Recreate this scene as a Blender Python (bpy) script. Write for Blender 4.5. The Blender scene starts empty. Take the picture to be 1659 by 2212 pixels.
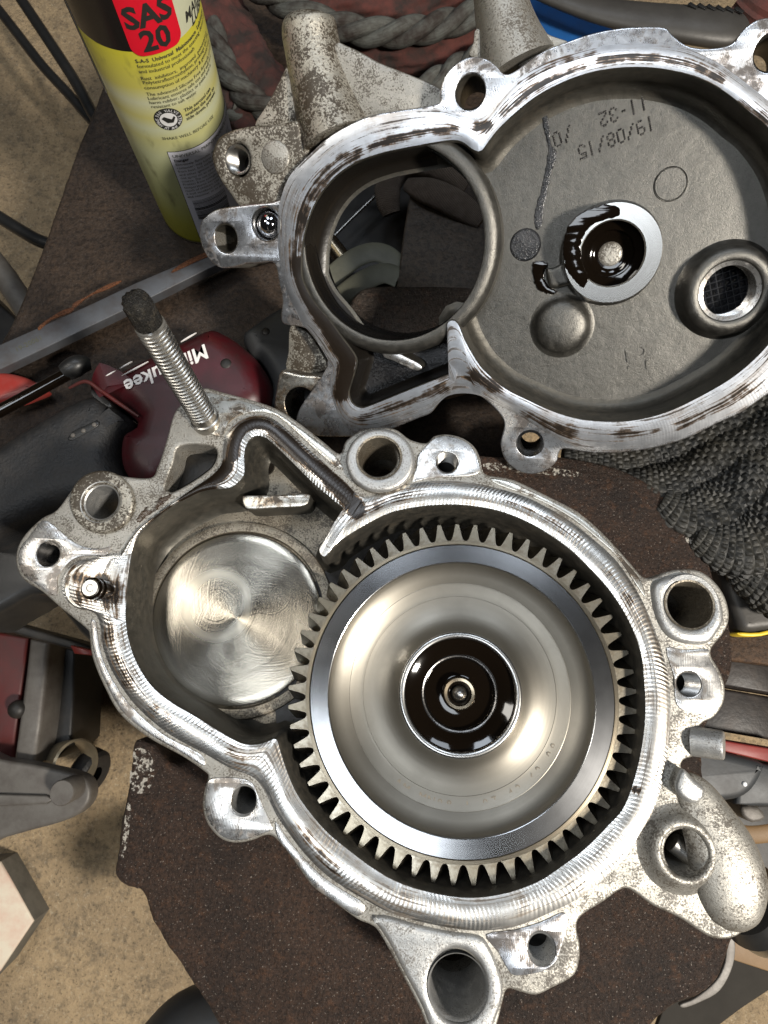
import bpy, bmesh, math, random
import numpy as np
from mathutils import Matrix, Vector
from mathutils.geometry import tessellate_polygon
random.seed(7); RNG = np.random.default_rng(7)
SC = bpy.context.scene
COL = SC.collection

# ------------------------------------------------------------------ camera, world, light, exposure
F = 1350.0; CX, CY = 829.5, 1106.0            # focal length and centre of the picture in picture units (1659 x 2212)
NADIR = (815.0, 1410.0)                       # where a plumb line from the lens meets the picture
H = 0.279                                     # lens height over the lower housing's sealing face (m)
def _basis():
    d = np.array([(NADIR[0]-CX)/F, (NADIR[1]-CY)/F, 1.0]); d /= np.linalg.norm(d)
    Z = -d; X = np.array([1.0, 0, 0]) - d*d[0]; X /= np.linalg.norm(X)
    return np.array([X, np.cross(Z, X), Z])
ROT = _basis(); CAM = np.array([0, 0, H])
cam = bpy.data.cameras.new('camera'); cam_ob = bpy.data.objects.new('camera', cam); COL.objects.link(cam_ob)
m = Matrix.Identity(4)
for r in range(3):
    m[r][0] = ROT[r][0]; m[r][1] = -ROT[r][1]; m[r][2] = -ROT[r][2]; m[r][3] = CAM[r]
cam_ob.matrix_world = m
cam.sensor_fit = 'VERTICAL'; cam.sensor_height = 24.0; cam.lens = 24.0*F/2212.0
cam.clip_start = 0.01; cam.clip_end = 50
cam.dof.use_dof = True; cam.dof.focus_distance = 0.295; cam.dof.aperture_fstop = 18.0
SC.camera = cam_ob

world = bpy.data.worlds.new('World'); SC.world = world; world.use_nodes = True
bg = world.node_tree.nodes['Background']; bg.inputs[0].default_value = (1.0, 0.95, 0.88, 1); bg.inputs[1].default_value = 0.012

def area(name, loc, target, sx, sy, power, col):
    l = bpy.data.lights.new(name, 'AREA'); l.shape = 'RECTANGLE'; l.size = sx; l.size_y = sy; l.energy = power; l.color = col
    o = bpy.data.objects.new(name, l); COL.objects.link(o); o.location = loc
    o.rotation_euler = (Vector(target)-Vector(loc)).to_track_quat('-Z', 'Y').to_euler()
    return o
area('doorway_light', (0.86, -0.62, 1.20), (0, 0, 0), 0.14, 0.19, 50, (1.0, 0.935, 0.84))
area('skylight_a', (-0.50, 1.05, 2.2), (0, 0.1, 0), 0.5, 0.75, 12, (0.82, 0.90, 1.0))
area('skylight_b', (0.55, 0.95, 2.2), (0, 0.1, 0), 0.5, 0.7, 8, (0.82, 0.90, 1.0))
area('skylight_c', (-0.50, -0.72, 2.2), (0, 0, 0), 0.9, 0.55, 13, (0.88, 0.94, 1.0))
area('skylight_d', (-1.08, 0.22, 1.5), (0, 0, 0), 0.30, 0.5, 6, (1.0, 0.95, 0.87))

SC.view_settings.view_transform = 'Standard'; SC.view_settings.look = 'None'
SC.view_settings.exposure = 0.0; SC.view_settings.gamma = 1.0; SC.view_settings.use_curve_mapping = False

# ------------------------------------------------------------------ geometry helpers
def ray(px, py): return ROT @ np.array([(px-CX)/F, (py-CY)/F, 1.0])
def P3(px, py, z):
    r = ray(px, py); return CAM + r*((z-H)/r[2])
def rz(px, py, rpx, z): return float(np.linalg.norm(P3(px+rpx, py, z)-P3(px-rpx, py, z))/2)

class Frame:
    """a plane in the place with its own axes; uv() gives where a sight line meets it"""
    def __init__(s, nadir, c):
        n = np.array([(nadir[0]-CX)/F, (nadir[1]-CY)/F, 1.0])
        s.N = -(ROT @ n)/np.linalg.norm(n)
        s.O = CAM - s.N*(c/np.linalg.norm(n))
        u = np.array([1.0, 0, 0]) - s.N*s.N[0]; s.U = u/np.linalg.norm(u); s.V = np.cross(s.N, s.U)
        s.M = Matrix(((*[s.U[0], s.V[0], s.N[0], s.O[0]],), (s.U[1], s.V[1], s.N[1], s.O[1]), (s.U[2], s.V[2], s.N[2], s.O[2]), (0, 0, 0, 1)))
    def uv(s, px, py, d=0.0):
        r = ray(px, py); o = s.O - s.N*d
        p = CAM + r*(np.dot(o-CAM, s.N)/np.dot(r, s.N)) - s.O
        return np.array([np.dot(p, s.U), np.dot(p, s.V)])
    def loop(s, pts, d=0.0): return np.array([s.uv(x, y, d) for x, y in pts])
    def r(s, px, py, rpx, d=0.0): return float(np.linalg.norm(s.uv(px+rpx, py, d)-s.uv(px-rpx, py, d))/2)

class Level(Frame):
    def __init__(s, z):
        s.N = np.array([0, 0, 1.0]); s.O = np.array([0, 0, z]); s.U = np.array([1.0, 0, 0]); s.V = np.array([0, 1.0, 0])
        s.M = Matrix.Translation((0, 0, z))

def cat(pts, n=5, closed=True):
    p = np.asarray(pts, float); N = len(p); out = []
    for i in range(N if closed else N-1):
        if closed: a, b, c, d = p[(i-1) % N], p[i], p[(i+1) % N], p[(i+2) % N]
        else: a, b, c, d = p[max(i-1, 0)], p[i], p[i+1], p[min(i+2, N-1)]
        for k in range(n):
            t = k/n
            out.append(0.5*((2*b)+(c-a)*t+(2*a-5*b+4*c-d)*t*t+(3*b-a-3*c+d)*t**3))
    if not closed: out.append(p[-1])
    return np.array(out)
def resample(l, step):
    q = np.vstack([l, l[:1]]); s = np.r_[0, np.cumsum(np.linalg.norm(np.diff(q, axis=0), axis=1))]
    n = max(8, int(s[-1]/step)); t = np.linspace(0, s[-1], n, endpoint=False)
    return np.c_[np.interp(t, s, q[:, 0]), np.interp(t, s, q[:, 1])]
def sarea(l): return 0.5*np.sum(l[:, 0]*np.roll(l[:, 1], -1)-np.roll(l[:, 0], -1)*l[:, 1])
def ccw(l): return l if sarea(l) > 0 else l[::-1].copy()
def inset(l, b):
    """move a counter-clockwise loop inwards by b"""
    e = np.roll(l, -1, 0)-np.roll(l, 1, 0); n = np.c_[-e[:, 1], e[:, 0]]; n /= (np.linalg.norm(n, axis=1)[:, None]+1e-12)
    return l+n*b
def circ(c, r, n=40, ry=None):
    t = np.linspace(0, 2*math.pi, n, endpoint=False); return np.c_[c[0]+r*np.cos(t), c[1]+(ry or r)*np.sin(t)]

WM = {}
def new_ob(name, me, parent=None, world_m=None):
    o = bpy.data.objects.new(name, me); COL.objects.link(o)
    w = world_m if world_m is not None else (WM[parent] if parent else Matrix.Identity(4))
    if parent:
        o.parent = parent; o.matrix_basis = WM[parent].inverted() @ w
    else: o.matrix_basis = w
    WM[o] = w.copy()
    return o
def thing(name, label, category, M4=None, group=None):
    o = new_ob(name, None, None, M4 or Matrix.Identity(4)); o.empty_display_size = 0.01
    o['label'] = label; o['category'] = category; o['kind'] = 'thing'
    if group: o['group'] = group
    return o
def tag(o, label, category, group=None):
    o['label'] = label; o['category'] = category; o['kind'] = 'thing'
    if group: o['group'] = group
    return o
def mesh_of(name, verts, faces, mats, midx=None, sharp=35, uvs=None):
    me = bpy.data.meshes.new(name); me.from_pydata([tuple(v) for v in verts], [], faces)
    for mt in (mats if isinstance(mats, (list, tuple)) else [mats]): me.materials.append(mt)
    if midx is not None: me.polygons.foreach_set('material_index', midx)
    if uvs is not None:
        ul = me.uv_layers.new(name='UVMap'); li = np.empty(len(me.loops), int); me.loops.foreach_get('vertex_index', li)
        ul.data.foreach_set('uv', np.asarray(uvs, float)[li].ravel())
    me.polygons.foreach_set('use_smooth', [True]*len(me.polygons)); me.set_sharp_from_angle(angle=math.radians(sharp)); me.update()
    return me

def prism_mesh(name, outer, holes, d0, d1, mats, bev=0.0008, seg=2, sharp=35):
    """plate with holes in local u,v; top at -d0, bottom at -d1; rounded top edges; mats = top or [top, side]"""
    loops = [ccw(outer)]+[ccw(h) for h in holes]
    V, Fc, MI = [], [], []; tops, bots = [], []
    for li, l in enumerate(loops):
        sg = 1 if li == 0 else -1
        rings = []
        if bev > 0:
            for k in range(seg+1):
                a = k/seg*math.pi/2
                rings.append((inset(l, sg*bev*(1-math.sin(a))), -d0-bev*(1-math.cos(a))))
        else: rings.append((l, -d0))
        rings.append((l, -d1))
        base = []
        for q, z in rings:
            base.append(len(V)); V += [(p[0], p[1], z) for p in q]
        n = len(l)
        for a in range(len(rings)-1):
            for i in range(n):
                j = (i+1) % n
                f = (base[a]+i, base[a+1]+i, base[a+1]+j, base[a]+j)
                Fc.append(f if li == 0 else f[::-1]); MI.append(1 if (a == len(rings)-2) else 0)
        tops.append((base[0], n)); bots.append((base[-1], n))
    for sel, up in ((tops, True), (bots, False)):
        idx = [s+i for s, n in sel for i in range(n)]
        tri = tessellate_polygon([[Vector((V[s+i][0], V[s+i][1], 0)) for i in range(n)] for s, n in sel])
        for t in tri:
            a, b, c = (idx[k] for k in t)
            ar = (V[b][0]-V[a][0])*(V[c][1]-V[a][1])-(V[b][1]-V[a][1])*(V[c][0]-V[a][0])
            if abs(ar) < 1e-14: continue
            Fc.append((a, b, c) if (ar > 0) == up else (a, c, b)); MI.append(0 if up else 1)
    if not isinstance(mats, (list, tuple)): MI = None
    return mesh_of(name, V, Fc, mats, MI, sharp)

def prism(fr, name, pts, d0, d1, mats, parent, holes=(), bev=0.0008, seg=2, smooth=5, sharp=35, raw=False):
    """pts: picture outline of the top face; holes: ('c', px, py, rpx[, rypx]) or outlines"""
    L = fr.loop(pts, d0) if not raw else np.asarray(pts)
    if smooth and not raw: L = cat(L, smooth)
    hs = []
    for h in holes:
        if isinstance(h, tuple) and h[0] == 'c':
            r = fr.r(h[1], h[2], h[3], d0); ry = r*(h[4]/h[3]) if len(h) > 4 else r
            hs.append(circ(fr.uv(h[1], h[2], d0), r, 36, ry))
        elif isinstance(h, np.ndarray): hs.append(h)
        else: hs.append(cat(fr.loop(h, d0), 4))
    return new_ob(name, prism_mesh(name, L, hs, d0, d1, mats, bev, seg, sharp), parent, fr.M)

def lathe(fr, name, px, py, d, prof, mats, parent, n=64, rs=None, sharp=40, midx=None, tilt=None):
    """prof: list of (radius m, depth below d). local origin on the axis"""
    c = fr.uv(px, py, d)
    M4 = fr.M @ Matrix.Translation((c[0], c[1], -d))
    if tilt is not None: M4 = M4 @ tilt
    return new_ob(name, lathe_mesh(name, prof, mats, n, sharp, midx), parent, M4)
def lathe_mesh(name, prof, mats, n=64, sharp=40, midx=None, jit=0.0):
    V, Fc, MI = [], [], []
    rings = []
    for r, d in prof:
        if r < 1e-7: rings.append((len(V), 1)); V.append((0, 0, -d))
        else:
            rings.append((len(V), n))
            for i in range(n):
                a = 2*math.pi*i/n; V.append((r*math.cos(a)+random.uniform(-jit, jit), r*math.sin(a)+random.uniform(-jit, jit), -d+random.uniform(-jit, jit)))
    for k in range(len(rings)-1):
        (a, na), (b, nb) = rings[k], rings[k+1]
        for i in range(n):
            j = (i+1) % n
            if na == 1 and nb == 1: continue
            if na == 1: Fc.append((a, b+i, b+j))
            elif nb == 1: Fc.append((a+i, b, a+j))
            else: Fc.append((a+i, b+i, b+j, a+j))
            MI.append(midx[k] if midx else 0)
    return mesh_of(name, V, Fc, mats, MI if midx else None, sharp)

def pair_loops(A, B):
    """walk two closed loops together so that every rung is short; returns index pairs"""
    k = int(np.argmin(np.linalg.norm(B-A[0], axis=1))); B = np.roll(B, -k, 0)
    A2 = np.vstack([A, A[:1]]); B2 = np.vstack([B, B[:1]])
    D = np.linalg.norm(A2[:, None]-B2[None], axis=2)**2
    n, mm = D.shape; Cst = np.full((n, mm), 1e9); Cst[0, 0] = 0; Dl = D.tolist(); Cl = Cst.tolist()
    for i in range(n):
        Ci = Cl[i]; Cp = Cl[i-1] if i else None; Di = Dl[i]
        for j in range(mm):
            if i == 0 and j == 0: continue
            b = 1e9
            if i and Cp[j] < b: b = Cp[j]
            if j and Ci[j-1] < b: b = Ci[j-1]
            if i and j and Cp[j-1] < b: b = Cp[j-1]-Di[j]*0.4
            Ci[j] = b+Di[j]
    i, j = n-1, mm-1; path = [(i, j)]
    while i or j:
        o = []
        if i and j: o.append((Cl[i-1][j-1]-Dl[i][j]*0.4, i-1, j-1))
        if i: o.append((Cl[i-1][j], i-1, j))
        if j: o.append((Cl[i][j-1], i, j-1))
        _, i, j = min(o); path.append((i, j))
    return A2, B2, path[::-1]
def band(fr, name, inner, outer, d, mat, parent, crown=0.0007, K=6, step=0.0013, skirt=0.0016, strokes=()):
    A = resample(ccw(inner), step); B = resample(ccw(outer), step)
    A, B, path = pair_loops(A, B)
    V, UV, Fc = [], [], []; s = 0; prev = None
    for i, j in path:
        mid = (A[i]+B[j])/2
        if prev is not None: s += np.linalg.norm(mid-prev)
        prev = mid
        w = float(np.linalg.norm(A[i]-B[j]))
        V.append((*B[j], -d-skirt)); UV.append((s*100, 1.02))
        for k in range(K+1):
            t = 1-k/K; p = A[i]*(1-t)+B[j]*t
            V.append((*p, -d-crown*(2*t-1)**2)); UV.append((s*100, t))
    R = K+2
    for a in range(len(path)-1):
        for k in range(R-1):
            q = (a*R+k, a*R+k+1, (a+1)*R+k+1, (a+1)*R+k)
            Fc.append(q[::-1])
    me = mesh_of(name, V, Fc, mat, None, 60, UV)
    X = np.array(V)[:, :2]; o_ = np.zeros(len(X))
    for pl, rp, stg in strokes:
        q = fr.loop(pl); rr = fr.r(pl[0][0], pl[0][1], rp)
        for a, b in (zip(q[:-1], q[1:]) if len(q) > 1 else [(q[0], q[0]+1e-5)]):
            e = b-a; tt = np.clip(((X-a) @ e)/(e @ e+1e-12), 0, 1); dd = np.linalg.norm(X-a-tt[:, None]*e, axis=1)
            o_ = np.maximum(o_, stg*np.clip(1.35*(1-dd/(1.5*rr)), 0, 1))
    at_ = me.attributes.new('oil', 'FLOAT', 'POINT'); at_.data.foreach_set('value', o_)
    bm = bmesh.new(); bm.from_mesh(me); bmesh.ops.dissolve_degenerate(bm, dist=1e-7, edges=bm.edges[:]); bmesh.ops.recalc_face_normals(bm, faces=bm.faces[:])
    if sum(f.normal.z for f in bm.faces) < 0: bmesh.ops.reverse_faces(bm, faces=bm.faces[:])
    bm.to_mesh(me); bm.free()
    return new_ob(name, me, parent, fr.M)
def wall(fr, name, loop, prof, mat, parent, inward=True):
    """skirt that hangs from a closed loop; prof = (move inwards, depth)"""
    l = ccw(resample(loop, 0.0016)); V, Fc = [], []; n = len(l)
    for b, z in prof: V += [(p[0], p[1], -z) for p in inset(l, b)]
    for a in range(len(prof)-1):
        for i in range(n):
            j = (i+1) % n; f = (a*n+i, a*n+j, (a+1)*n+j, (a+1)*n+i)
            Fc.append(f if inward else f[::-1])
    return new_ob(name, mesh_of(name, V, Fc, mat, None, 50), parent, fr.M)

def sweep(name, pts, radii, mat, parent=None, n=16, flat=1.0, sub=6, closed_ends=True, disp=None, up=(0, 0, 1), sharp=50, squash=None):
    """round body along world points; radii one per point; flat scales the section along 'up'"""
    P = cat(np.array(pts), sub, False); Rr = cat(np.c_[radii, radii], sub, False)[:, 0]
    T = np.gradient(P, axis=0); T /= np.linalg.norm(T, axis=1)[:, None]
    U0 = np.array(up, float); V, Fc, UV = [], [], []; s = 0
    for k, (p, t, r) in enumerate(zip(P, T, Rr)):
        b = np.cross(t, U0); b /= np.linalg.norm(b); u = np.cross(b, t)
        if k: s += np.linalg.norm(P[k]-P[k-1])
        for i in range(n):
            a = 2*math.pi*i/n; ca, sa = math.cos(a), math.sin(a)
            if squash: ca, sa = math.copysign(abs(ca)**squash, ca), math.copysign(abs(sa)**squash, sa)
            q = r*(1+(disp(s, a, k) if disp else 0))
            V.append(p+b*q*ca+u*q*flat*sa); UV.append((s*100, i/n))
    m_ = len(P)
    for k in range(m_-1):
        for i in range(n):
            j = (i+1) % n; Fc.append((k*n+i, k*n+j, (k+1)*n+j, (k+1)*n+i))
    if closed_ends: Fc.append(tuple(range(n))[::-1]); Fc.append(tuple((m_-1)*n+i for i in range(n)))
    w = WM[parent] if parent else Matrix.Identity(4)
    wi = w.inverted()
    V = [wi @ Vector(v) for v in V]
    return new_ob(name, mesh_of(name, V, Fc, mat, None, sharp, UV), parent, w)

def text_geo(s, size, bold=0.0, align='LEFT', shear=0.0, spacing=1.0):
    cu = bpy.data.curves.new('t', 'FONT'); cu.body = s; cu.size = size; cu.align_x = align; cu.offset = bold; cu.shear = shear; cu.space_character = spacing; cu.resolution_u = 2
    o = bpy.data.objects.new('t', cu); COL.objects.link(o); bpy.context.view_layer.update()
    me = bpy.data.meshes.new_from_object(o.evaluated_get(bpy.context.evaluated_depsgraph_get()))
    v = [tuple(x.co)[:2] for x in me.vertices]; f = [tuple(p.vertices) for p in me.polygons]
    bpy.data.objects.remove(o); bpy.data.curves.remove(cu); bpy.data.meshes.remove(me)
    return v, f
def flat_text(fr, name, s, px, py, size_px, ang, d, mat, parent, bold=0.0, shear=0.0, spacing=1.0, align='CENTER', thick=0.0002, sx=1.0):
    """lettering lying on a plane; ang = reading direction in the picture, degrees clockwise from right"""
    a = math.radians(ang)
    o = fr.uv(px, py, d); ex = fr.uv(px+10*math.cos(a), py+10*math.sin(a), d)-o; sc = np.linalg.norm(ex)/10; ex /= np.linalg.norm(ex); ey = np.array([-ex[1], ex[0]])
    sz = size_px*sc; v, f = text_geo(s, sz, bold*sz, align, shear, spacing)
    n = len(v); V = [(*(o+ex*x*sx+ey*(y-sz*0.35)), -d+thick) for x, y in v]
    V2 = [(x, y, -d-0.0001) for x, y, _ in V]
    ec = {}
    for q in f:
        for i in range(len(q)): ec.setdefault(tuple(sorted((q[i], q[(i+1) % len(q)]))), []).append((q[i], q[(i+1) % len(q)]))
    F2 = list(f)
    for k, l in ec.items():
        if len(l) == 1: a_, b_ = l[0]; F2.append((a_, a_+n, b_+n, b_))
    return new_ob(name, mesh_of(name, V+V2, F2, mat, None, 30), parent, fr.M)

# ------------------------------------------------------------------ materials
class NT:
    def __init__(s, name):
        s.m = bpy.data.materials.new(name); s.m.use_nodes = True; s.t = s.m.node_tree; s.b = s.t.nodes['Principled BSDF']; s.co = None
    def n(s, typ, **kw):
        q = s.t.nodes.new(typ)
        for k, v in kw.items(): setattr(q, k, v)
        return q
    def l(s, a, b): s.t.links.new(a, b)
    def put(s, sock, v):
        if hasattr(v, 'is_linked') or isinstance(v, bpy.types.NodeSocket): s.l(v, sock)
        elif isinstance(v, (tuple, list)) and len(v) == 3 and sock.type == 'RGBA': sock.default_value = (*v, 1)
        else: sock.default_value = v
    def obj(s):
        if not s.co: s.co = s.n('ShaderNodeTexCoord')
        return s.co.outputs['Object']
    def uv(s):
        if not s.co: s.co = s.n('ShaderNodeTexCoord')
        return s.co.outputs['UV']
    def scale(s, v, xyz, rot=(0, 0, 0)):
        q = s.n('ShaderNodeMapping'); s.l(v, q.inputs[0]); q.inputs['Scale'].default_value = xyz; q.inputs['Rotation'].default_value = rot; return q.outputs[0]
    def noise(s, scale, detail=4, rough=0.55, vec=None, dist=0.0):
        q = s.n('ShaderNodeTexNoise'); s.l(vec or s.obj(), q.inputs['Vector']); q.inputs['Scale'].default_value = scale
        q.inputs['Detail'].default_value = detail; q.inputs['Roughness'].default_value = rough; q.inputs['Distortion'].default_value = dist; return q.outputs['Fac']
    def vor(s, scale, vec=None, feat='F1'):
        q = s.n('ShaderNodeTexVoronoi', feature=feat); s.l(vec or s.obj(), q.inputs['Vector']); q.inputs['Scale'].default_value = scale; return q.outputs['Distance']
    def wave(s, scale, vec=None, dist=0.0, detail=2, typ='BANDS', dirn='X', prof='SIN', dscale=1.0):
        q = s.n('ShaderNodeTexWave', wave_type=typ, wave_profile=prof)
        if typ == 'BANDS': q.bands_direction = dirn
        else: q.rings_direction = dirn
        s.l(vec or s.obj(), q.inputs['Vector']); q.inputs['Scale'].default_value = scale; q.inputs['Distortion'].default_value = dist; q.inputs['Detail'].default_value = detail; q.inputs['Detail Scale'].default_value = dscale; return q.outputs['Fac']
    def ramp(s, f, stops, interp='LINEAR'):
        q = s.n('ShaderNodeValToRGB'); s.l(f, q.inputs[0]); e = q.color_ramp; e.interpolation = interp
        while len(e.elements) < len(stops): e.elements.new(0.5)
        for el, (p, c) in zip(e.elements, stops): el.position = p; el.color = (*c, 1) if isinstance(c, tuple) else (c, c, c, 1)
        return q.outputs[0]
    def mix(s, f, a, b, blend='MIX'):
        q = s.n('ShaderNodeMix', data_type='RGBA', blend_type=blend); s.put(q.inputs[0], f); s.put(q.inputs[6], a); s.put(q.inputs[7], b); return q.outputs[2]
    def math(s, op, a, b=0.0, clamp=False):
        q = s.n('ShaderNodeMath', operation=op, use_clamp=clamp); s.put(q.inputs[0], a); s.put(q.inputs[1], b); return q.outputs[0]
    def sep(s, v):
        q = s.n('ShaderNodeSeparateXYZ'); s.l(v, q.inputs[0]); return q.outputs
    def comb(s, x, y, z=0.0):
        q = s.n('ShaderNodeCombineXYZ'); s.put(q.inputs[0], x); s.put(q.inputs[1], y); s.put(q.inputs[2], z); return q.outputs[0]
    def bump(s, h, strength=0.5, dist=0.0005, prev=None):
        q = s.n('ShaderNodeBump'); s.l(h, q.inputs['Height']); q.inputs['Strength'].default_value = strength; q.inputs['Distance'].default_value = dist
        if prev: s.l(prev, q.inputs['Normal'])
        return q.outputs[0]
    def done(s, color=None, metal=None, rough=None, normal=None, spec=None, coat=None, aniso=None, tangent=None, sheen=None):
        b = s.b.inputs
        for k, v in (('Base Color', color), ('Metallic', metal), ('Roughness', rough), ('Normal', normal), ('Specular IOR Level', spec), ('Coat Weight', coat), ('Anisotropic', aniso), ('Tangent', tangent), ('Sheen Weight', sheen)):
            if v is not None: s.put(b[k], v)
        if coat: b['Coat Roughness'].default_value = 0.08
        return s.m

def plain(name, col, rough=0.5, metal=0.0, grime=0.25, scale=120, bump=0.15, coat=None, dark=(0.01, 0.009, 0.008)):
    t = NT(name); g = t.noise(scale, 6, 0.65); g2 = t.noise(scale*5, 3, 0.6)
    f = t.math('MULTIPLY', t.ramp(g, [(0.42, 0.0), (0.72, 1.0)]), grime)
    c = t.mix(f, col, dark); c = t.mix(t.math('MULTIPLY', g2, 0.25), c, tuple(min(1, x*1.35) for x in col))
    r = t.math('ADD', t.math('MULTIPLY', g, 0.25), rough-0.12)
    return t.done(c, metal, r, t.bump(g2, bump, 0.0004), spec=0.5 if metal > 0.5 else 0.35, coat=coat)

def cast(name, base, dirt=0.5, rough=0.48, metal=0.75, pit=0.5, fleck=1500, stain=(0.035, 0.026, 0.016)):
    """sand- or die-cast alloy with black oil caught in its grain"""
    t = NT(name)
    big = t.noise(55, 4, 0.6); mid = t.noise(260, 5, 0.65); fine = t.noise(fleck, 3, 0.7)
    grain = t.math('ADD', t.math('MULTIPLY', fine, 0.62), t.math('MULTIPLY', mid, 0.38))
    lo = 0.575-dirt*0.2
    k = t.ramp(t.math('SUBTRACT', grain, t.math('MULTIPLY', t.math('SUBTRACT', big, 0.5), -0.9*dirt)), [(lo, 0.0), (lo+0.08, 1.0)])
    c0 = t.mix(t.ramp(mid, [(0.3, 0.0), (0.7, 1.0)]), tuple(x*0.78 for x in base), tuple(min(1, x*1.12) for x in base))
    c = t.mix(t.math('MULTIPLY', k, min(1, 0.6+dirt*0.6)), c0, stain)
    hb = t.bump(grain, pit, 0.0005); hb = t.bump(big, 0.25, 0.002, hb)
    r = t.math('ADD', rough-0.1, t.math('MULTIPLY', mid, 0.2))
    return t.done(c, t.math('SUBTRACT', metal, t.math('MULTIPLY', k, 0.65)), r, hb)

def machined(name, base=(0.74, 0.73, 0.71), scale=1500, rough=0.26, brown=0.35, dark=0.15, rings=False, lines=0.25, scr=0.3):
    """face-milled alloy with fine cutter lines, scuffs and oil stains"""
    t = NT(name); o = t.obj()
    swirl = t.wave(scale*0.35, t.scale(o, (1, 1, 0)), 3.0, 2, 'RINGS', 'SPHERICAL', 'SIN', 0.002)
    arcs = t.wave(520, t.scale(o, (1, 0.25, 1), (0, 0, 0.5)), 5, 3, dscale=0.4)
    st = t.noise(75, 5, 0.62, dist=0.6); st2 = t.noise(340, 4, 0.7); blot = t.noise(26, 3, 0.5)
    c = t.mix(t.ramp(blot, [(0.35, 0.0), (0.7, 1.0)]), base, tuple(x*0.72 for x in base))
    c = t.mix(t.math('MULTIPLY', t.ramp(st, [(0.49, 0.0), (0.60, 1.0)]), brown), c, (0.16, 0.098, 0.045))
    k = t.ramp(t.math('ADD', t.math('MULTIPLY', st, 0.6), t.math('MULTIPLY', st2, 0.4)), [(0.535, 0.0), (0.575, 1.0)])
    c = t.mix(t.math('MULTIPLY', k, dark), c, (0.012, 0.010, 0.008))
    fine = t.noise(2200, 2, 0.5, t.scale(o, (1, 0.08, 1), (0, 0, 0.7)))
    nb = t.bump(t.math('ADD', t.math('MULTIPLY', arcs, lines), t.math('MULTIPLY', fine, scr)), 0.35, 0.00022); nb = t.bump(st2, 0.12, 0.0004, nb)
    r = t.math('ADD', rough-0.08, t.math('MULTIPLY', st2, 0.22))
    return t.done(c, t.math('SUBTRACT', 0.97, t.math('MULTIPLY', k, 0.6)), r, nb)

def band_mat(name, stripes, base, brown, lines, warm=(0.22, 0.135, 0.055), rough=0.26, cross=1.0):
    """sealing band: cutter arcs across it (UV.x runs along, UV.y across) and oil stains along it"""
    t = NT(name); s = t.sep(t.uv()); u, v = s[0], s[1]
    vv = t.math('SUBTRACT', v, 0.30); bend = t.math('MULTIPLY', t.math('MULTIPLY', vv, vv), 0.50)
    w1 = t.wave(stripes, t.comb(t.math('ADD', t.math('ADD', u, bend), t.math('MULTIPLY', t.noise(25, 1, 0.5), 0.25)), 0.0), 0.0, 0)
    amp = t.ramp(t.noise(34, 2, 0.5), [(0.40, 0.05), (0.62, 1.0)])
    ln = t.noise(1.0, 3, 0.6, t.comb(t.math('MULTIPLY', u, 0.10), t.math('MULTIPLY', v, 8.0)))
    ln2 = t.noise(1.0, 2, 0.5, t.comb(t.math('MULTIPLY', u, 0.30), t.math('MULTIPLY', v, 15.0)))
    st = t.noise(55, 5, 0.65); sp = t.noise(420, 3, 0.6)
    c = t.mix(t.ramp(t.noise(130, 4, 0.6), [(0.35, 0.0), (0.7, 1.0)]), base, tuple(q*0.76 for q in base))
    kb = t.ramp(t.math('ADD', t.math('MULTIPLY', ln, 0.42), t.math('MULTIPLY', st, 0.58)), [(0.50, 0.0), (0.585, 1.0)])
    c = t.mix(t.math('MULTIPLY', kb, brown), c, warm)
    kd = t.ramp(t.math('ADD', t.math('ADD', t.math('MULTIPLY', ln2, 0.62), t.math('MULTIPLY', st, 0.28)), t.math('MULTIPLY', sp, 0.10)), [(0.55, 0.0), (0.585, 1.0)])
    c = t.mix(t.math('MULTIPLY', kd, lines), c, (0.024, 0.015, 0.008))
    at = t.n('ShaderNodeAttribute', attribute_name='oil'); oa = at.outputs['Fac']
    on = t.math('ADD', t.math('MULTIPLY', st, 0.55), t.math('MULTIPLY', t.noise(210, 4, 0.6), 0.45))
    ob = t.math('ADD', t.math('ADD', t.math('SUBTRACT', oa, t.math('MULTIPLY', t.math('LESS_THAN', oa, 0.02), 1.0)), t.math('MULTIPLY', t.math('SUBTRACT', on, 0.5), 3.0)), t.math('MULTIPLY', t.math('SUBTRACT', ln2, 0.53), 2.4))
    c = t.mix(t.ramp(ob, [(0.25, 0.0), (0.55, 0.9)]), c, (0.11, 0.062, 0.026))
    ok = t.ramp(ob, [(0.58, 0.0), (0.74, 1.0)])
    c = t.mix(ok, c, (0.010, 0.006, 0.003)); kd = t.math('MAXIMUM', kd, ok)
    amp = t.math('MULTIPLY', amp, t.math('SUBTRACT', 1.0, t.math('MULTIPLY', ok, 0.8)))
    nb = t.bump(t.math('MULTIPLY', t.math('MULTIPLY', w1, amp), cross), 0.21, 0.0005); nb = t.bump(sp, 0.06, 0.0004, nb)
    r = t.math('ADD', rough-0.05, t.math('MULTIPLY', st, 0.14))
    return t.done(c, t.math('SUBTRACT', 0.97, t.math('MULTIPLY', kd, 0.75)), r, nb)

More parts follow.
